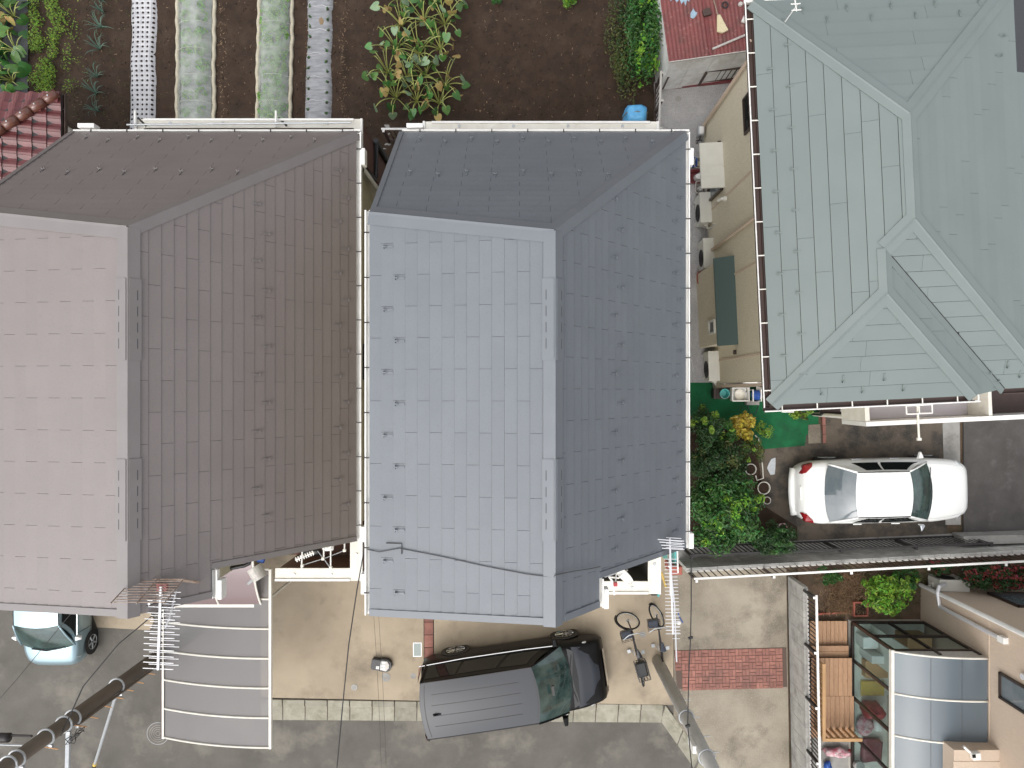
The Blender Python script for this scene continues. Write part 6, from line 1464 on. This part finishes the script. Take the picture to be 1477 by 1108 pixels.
# small yard at the bottom right
shrub('bright_bush', 'bright lime-green bush in the yard above the sunroom', 1276,858,1.0, (.66,.60,.6), 1300, .115, 'leaf_bright', 20, clumps=60, asp=.40, mat2='leaf_lime', n2=420, cl=.2)
shrub('dark_bush', 'darker bush behind the bright lime-green bush', 1302,838,.6, (.42,.34,.35), 800, .08, 'leaf_camellia', 21, clumps=18, mat2='leaf_lime', n2=120)
shrub('green_clump', 'low green clump by the fence corner', 1196,829,.35, (.36,.28,.25), 700, .08, 'leaf_camellia', 22, clumps=16)
shrub('photinia_hedge', 'red-leaved hedge in the right corner below the fence', 1450,830,.9, (1.15,.42,.5), 2600, .085, 'leaf_dark', 23, clumps=150, mat2='leaf_red', n2=1500, cat='hedge', cl=.2)
shrub('photinia_hedge', 'small red-tipped bush left of the white air conditioner', 1352,817,.5, (.40,.22,.3), 500, .075, 'leaf_dark', 24, clumps=12, mat2='leaf_red', n2=260)
m = MB(); r = random.Random(31)
for _ in range(3200):
    p = P(r.gauss(1216,15), r.uniform(826,884), 0); a = r.uniform(0,6.28); l_ = r.uniform(.06,.2); leaf_quads(m, Vector((p.x,p.y,r.uniform(.03,.18))), Vector((math.cos(a)*.7, math.sin(a)*.7, .6)), l_, r, asp=.08)
tag(m.build('dry_grass', M_['leaf_dry'], kind='stuff'), 'withered brown grass in the small yard', 'grass')
m = MB()
for _ in range(900):
    p = P(r.uniform(1240,1345), r.uniform(822,875), 0); leaf_quads(m, Vector((p.x,p.y,r.uniform(.03,.10))), rdir(r)+Vector((0,0,1)), .06, r, asp=.4)
tag(m.build('ground_weeds', M_['leaf_olive'], kind='stuff'), 'low weeds covering the ground round the bright bush', 'weeds')
# hedge at the garden edge and weeds at the top
shrub('boundary_hedge', 'dense green hedge along the fence left of the shed', 930,42,.9, (.50,1.75,.7), 4600, .10, 'leaf_camellia', 40, clumps=70, mat2='leaf_bright', n2=500, cat='hedge')
shrub('scrub', 'straggly dark scrub on the garden side of the hedge', 902,58,.5, (.50,1.6,.4), 2600, .075, 'leaf_olive', 41, clumps=60, mat2='leaf_dark', n2=800, cl=.35)
shrub('top_bush', 'lime-green bush cut by the top edge, above the bare soil', 820,-8,.4, (.42,.34,.35), 700, .08, 'leaf_bright', 42, clumps=16)
shrub('top_bush', 'tiny green bush cut by the top edge beside the taro', 716,-6,.3, (.18,.20,.25), 200, .07, 'leaf_camellia', 43, clumps=6)
m = MB()
for _ in range(7000):
    px = r.gauss(70,19); py = r.uniform(-60,135); 
    if px < 46 or noise.noise((px*.05, py*.04, 7)) < -.12: continue
    p = P(px, py, 0); leaf_quads(m, Vector((p.x,p.y,.03+.25*r.random())), rdir(r)*.8+Vector((0,0,1)), .06, r, asp=.4)
tag(m.build('tall_weeds', M_['leaf_lime'], kind='stuff'), 'mass of light green weeds left of the leek row', 'weeds')
m = MB()
for _ in range(1100):
    px = r.uniform(60,205); py = r.uniform(-60,175); p = P(px, py, 0)
    if noise.noise((px*.06, py*.06, 9)) < .05: continue
    leaf_quads(m, Vector((p.x,p.y,.05)), rdir(r)*.5+Vector((0,0,1)), .045, r, asp=.4)
tag(m.build('soil_weeds', M_['leaf_olive'], kind='stuff'), 'scattered tiny weeds on the soil round the leeks', 'weeds')
# leeks
leaf_me = None
def leek(px, py, s, seed, lab):
    c = P(px, py, .03); t = thing('leek', lab, 'leek', (c.x,c.y,0), 0, 'leeks in the single row'); rr2 = random.Random(seed)
    for k in range(13):
        a = rr2.uniform(0,6.28); l_ = s*rr2.uniform(.25,.45); hh = rr2.uniform(.15,.4); d = Vector((math.cos(a), math.sin(a), 0)); sd_ = Vector((-d.y, d.x, 0))*.011; m = MB(); n = 5
        for i in range(n+1):
            u = i/n; p = c+d*l_*u+Vector((0,0,hh*math.sin(u*2.2))); wd = sd_*(1.2-u); m.v += [p-wd, p+wd+Vector((0,0,.006))]
        for i in range(n): m.f.append([2*i, 2*i+1, 2*i+3, 2*i+2])
        m.build('leaf', M_['leek'], t)
for k, (px, py) in enumerate(((148,2),(149,18),(146,40),(145,72),(141,112),(139,135),(142,161))): leek(px, py, (.6,.6,1,1,.8,.9,.7)[k], 60+k, ('topmost leek of the row, cut by the picture edge','second leek from the top of the row','third leek from the top of the row','fourth leek of the row, in its middle','third leek counted up from the brown roof','second leek counted up from the brown roof','leek nearest the brown roof gutter')[k])
# mulch beds
def bed_profile(u, w_, h): return h*(1-abs(2*u-1)**6)
def film_bed(name, label, pxs, ys, mat, holes, h=.10, seed=1):
    """pxs: left,right at top and bottom of the strip"""
    yt, yb = ys; (l0, r0), (l1, r1) = pxs
    c = P((l1+r1)/2, (yt+yb)/2, 0); t = thing(name, label, 'mulch bed', (c.x,c.y,0))
    def pt(u, v):
        e = 2.2*noise.noise((v*9, seed, u*1.5)); a = P(lerp(l0,l1,v)+(r0-l0)*u+e, lerp(yt,yb,v), 0); return Vector((a.x, a.y, .02+bed_profile(u, 1, h)+.012*noise.noise((u*5, v*30, seed))))
    if holes:
        nu, nv, hr = holes; m = MB(); dots = []
        for i in range(nu):
            for j in range(nv):
                b = len(m.v); cu, cv = (i+.5)/nu, (j+.5)/nv; sq = ((0,0),(.5,0),(1,0),(1,.5),(1,1),(.5,1),(0,1),(0,.5))
                for a_, b_2 in sq: m.v.append(pt((i+a_)/nu, (j+b_2)/nv))
                for k in range(8):
                    th = R(225+45*k); m.v.append(pt(cu+hr*math.cos(th)/nu, cv+hr*math.sin(th)/nv)-Vector((0,0,.012)))
                for k in range(8): m.f.append([b+k, b+(k+1) % 8, b+8+(k+1) % 8, b+8+k][::-1])
        m.build('film', M_[mat], t, smooth=False)
        MB().grid(lambda u, v: pt(u, v)-Vector((0,0,.03)), 6, 60).build('soil', M_['soil'], t)
    else: MB().grid(pt, 14, 120).build('film', M_[mat], t, smooth=True)
    return t, pt
film_bed('mulch_bed', 'white perforated film bed, first strip from the left', (((191,229)),((188,226))) if False else ((192,229),(188,226)), (-100,205), 'mulch_white', (5,44,.25), seed=2)
t, ptS = film_bed('mulch_bed', 'silver wrinkled film bed with small seedlings', ((446,483),(440,476)), (-100,205), 'mulch_silver', None, seed=5)
rb = random.Random(8)
for k in range(20):
    for u in (.14,.84):
        v = (k+.5+(.35 if u > .5 else 0))/20.5; p = ptS(u, v); h_ = MB().disc(p+Vector((0,0,.0)), .035, .006, 10); h_.build('planting_hole', M_['soil'], t)
        m = MB()
        for _ in range(5): leaf_quads(m, p+Vector((rb.gauss(0,.02), rb.gauss(0,.02), .04)), rdir(rb)*.5+Vector((0,0,1)), .06, rb)
        m.build('seedling', M_['leaf_camellia'], t)
for k in range(9):
    v = (k+.3)/9; MB().path([ptS(u/8, v+.004*math.sin(u*1.7+k))+Vector((0,0,.004)) for u in range(9)], .010, 5).build('film_fold', M_['mulch_white'], t)
tag(MB().hull([ptS(.6,.44)+Vector((a,b,c_)) for a, b in ((-.07,.05),(0,.12),(.07,.02),(.03,-.09),(-.04,-.08)) for c_ in (.0,.012)]).build('fallen_leaf', M_['leaf_dry']), 'dry brown leaf lying on the silver film', 'leaf')
m = MB(); m.grid(lambda u, v: (P(lerp(-60,42,u),0).x, P(0,lerp(-100,145,v)).y, .05+.02*noise.noise((u*6,v*9,1))), 16, 30); tag(m.build('mulch_bed', M_['mulch_black'], smooth=True), 'black film bed under the broad leaves, top left corner', 'mulch bed')
def tunnel(label, l0, r0, l1, r1, seed, dense):
    yt, yb = -100, 205; c = P((l1+r1)/2, 60); t = thing('net_tunnel', label, 'net tunnel', (c.x,c.y,0)); rr3 = random.Random(seed); hh = .31
    def pt(u, v):
        e = 1.6*noise.noise((v*7, seed, u)); a = P(lerp(l0,l1,v)+(r0-l0)*u+e*(1 if u in (0,1) else .3), lerp(yt,yb,v), .15); sag = .03*math.cos(v*2*math.pi*8); return Vector((a.x, a.y, .03+hh*(1-abs(2*u-1)**2.6)+sag*(1-abs(2*u-1))))
    def ptb(u, v): q = pt(.08+.84*u, v); return Vector((q.x, q.y, .03+.07*(1-abs(2*u-1)**6)))
    MB().grid(ptb, 8, 60).build('film', M_['mulch_silver'], t, smooth=True)
    for k in range(int(15*dense)):
        for u in (.22,.5,.78) if dense > 1 else (.25,.75):
            v = (k+.5)/(15*dense)+rr3.uniform(-.01,.01); p = ptb(u+rr3.uniform(-.05,.05), v); m = MB(); s = rr3.uniform(.8,1.3)
            for _ in range(26):
                d = rdir(rr3); leaf_quads(m, p+Vector((d.x*.13*s, d.y*.13*s, (.03+abs(d.z)*.07)*s)), Vector((d.x*.6, d.y*.6, .8)), .10*s, rr3, asp=.7)
            m.build('lettuce', M_['lettuce'], t)
    for k in range(8):
        v = (k+.5)/8; MB().path([pt(u/12, v)-Vector((0,0,.008)) for u in range(13)], .007, 5).build('hoop', M_['clear_plastic'], t)
    MB().grid(pt, 16, 120).build('net', M_['net'], t, smooth=True)
    for u in (0, 1): MB().path([pt(u, v/60)+Vector((.012*math.sin(v*1.3)*(1 if u else -1),0,.02)) for v in range(61)], .055, 6).build('gathered_edge', M_['net_edge'], t, smooth=True)
tunnel('netting tunnel with spaced lettuces, second strip from the left', 254,307,253,298, 3, .9)
tunnel('netting tunnel with dense greens, third strip from the left', 374,422,368,419, 4, 1.5)
# taro patch and broad leaves in the corner
lm = MB()
sh = [(0,-.02),(.10,-.16),(.26,-.20),(.40,-.10),(.44,.10),(.36,.36),(.18,.62),(0,.80),(-.18,.62),(-.36,.36),(-.44,.10),(-.40,-.10),(-.26,-.20),(-.10,-.16)]
lm.v = [Vector((0,.12,0))]+[Vector((x, y, -.10*abs(x)**1.2-.16*max(0,y-.1)**2-.05*max(0,-y))) for x, y in sh]
lm.f = [[0, i+1, (i+1) % len(sh)+1] for i in range(len(sh))]
lms = {}
for k in ('taro','taro_pale','taro_yellow'): me = lm.mesh('leaf'); me.materials.append(M_[k]); lms[k] = me
stm = MB().path([(u, 0, math.sin(u*1.75)) for u in [i/6 for i in range(7)]], .03, 5); 
def broad_plant(name, label, cat, px, py, n, reach, hgt, size, seed, group, mix_=(.56,.22)):
    c = P(px, py, .03); t = thing(name, label, cat, (c.x,c.y,0), 0, group); rr4 = random.Random(seed); a0_ = rr4.uniform(0,6.28)
    for k in range(n):
        a = a0_+k*6.283/n+rr4.uniform(-.4,.4); L_ = reach*rr4.uniform(.45,1.15); hh = hgt*rr4.uniform(.5,1.1); d = Vector((math.cos(a), math.sin(a), 0))
        pts = [c+d*L_*u+Vector((0,0,hh*math.sin(u*1.9))) for u in [i/6 for i in range(7)]]
        MB().path(pts, .016, 5, r1=.009).build('stalk', M_['stalk'], t)
        e = pts[-1]; droop = rr4.uniform(.1,1.55); lx = rr4.uniform(-.9,.9)
        Mx = Matrix.Translation(e) @ Matrix.Rotation(a-math.pi/2+rr4.uniform(-.6,.6), 4, 'Z') @ Matrix.Rotation(-droop, 4, 'X') @ Matrix.Rotation(lx, 4, 'Y') @ Matrix.Scale(size*rr4.uniform(.75,1.2), 4)
        x = rr4.random(); piece('leaf', lms['taro' if x < mix_[0] else 'taro_pale' if x < mix_[0]+mix_[1] else 'taro_yellow'], t, Mx)
k = 0
rows = (('in the row cut by the top edge', ((578,0),(612,-4),(648,2))), ('in the second row from the top', ((580,38),(612,32),(642,36))), ('in the middle row of the patch', ((573,72),(605,78),(636,72))),
        ('in the fourth row of the patch', ((560,106),(588,116),(614,110),(642,124))), ('in the row nearest the house gutters', ((572,142),(602,147),(634,150))))
for rn_, ps in rows:
    for j, (px, py) in enumerate(ps):
        pos = ('left','middle','right')[j] if len(ps) == 3 else ('far left','centre left','centre right','far right')[j]
        broad_plant('taro_plant', pos+' taro plant '+rn_, 'taro', px, py, 12, .62, .62, .25, 100+k, 'taro plants in the patch'); k += 1
for px, py, lab in ((-2,10,'at the top edge against the picture corner'),(22,25,'at the top right of the black film'),(2,58,'halfway down at the left picture edge'),(25,75,'nearest the light green weeds'),(5,105,'low at the left picture edge'),(20,118,'nearest the red tiled roof')):
    broad_plant('broad_leaf_plant', 'broad-leaved plant '+lab, 'plant', px, py, 10, .42, .4, .34, 140+k, 'broad-leaved plants on the black film', (.80,.04)); k += 1
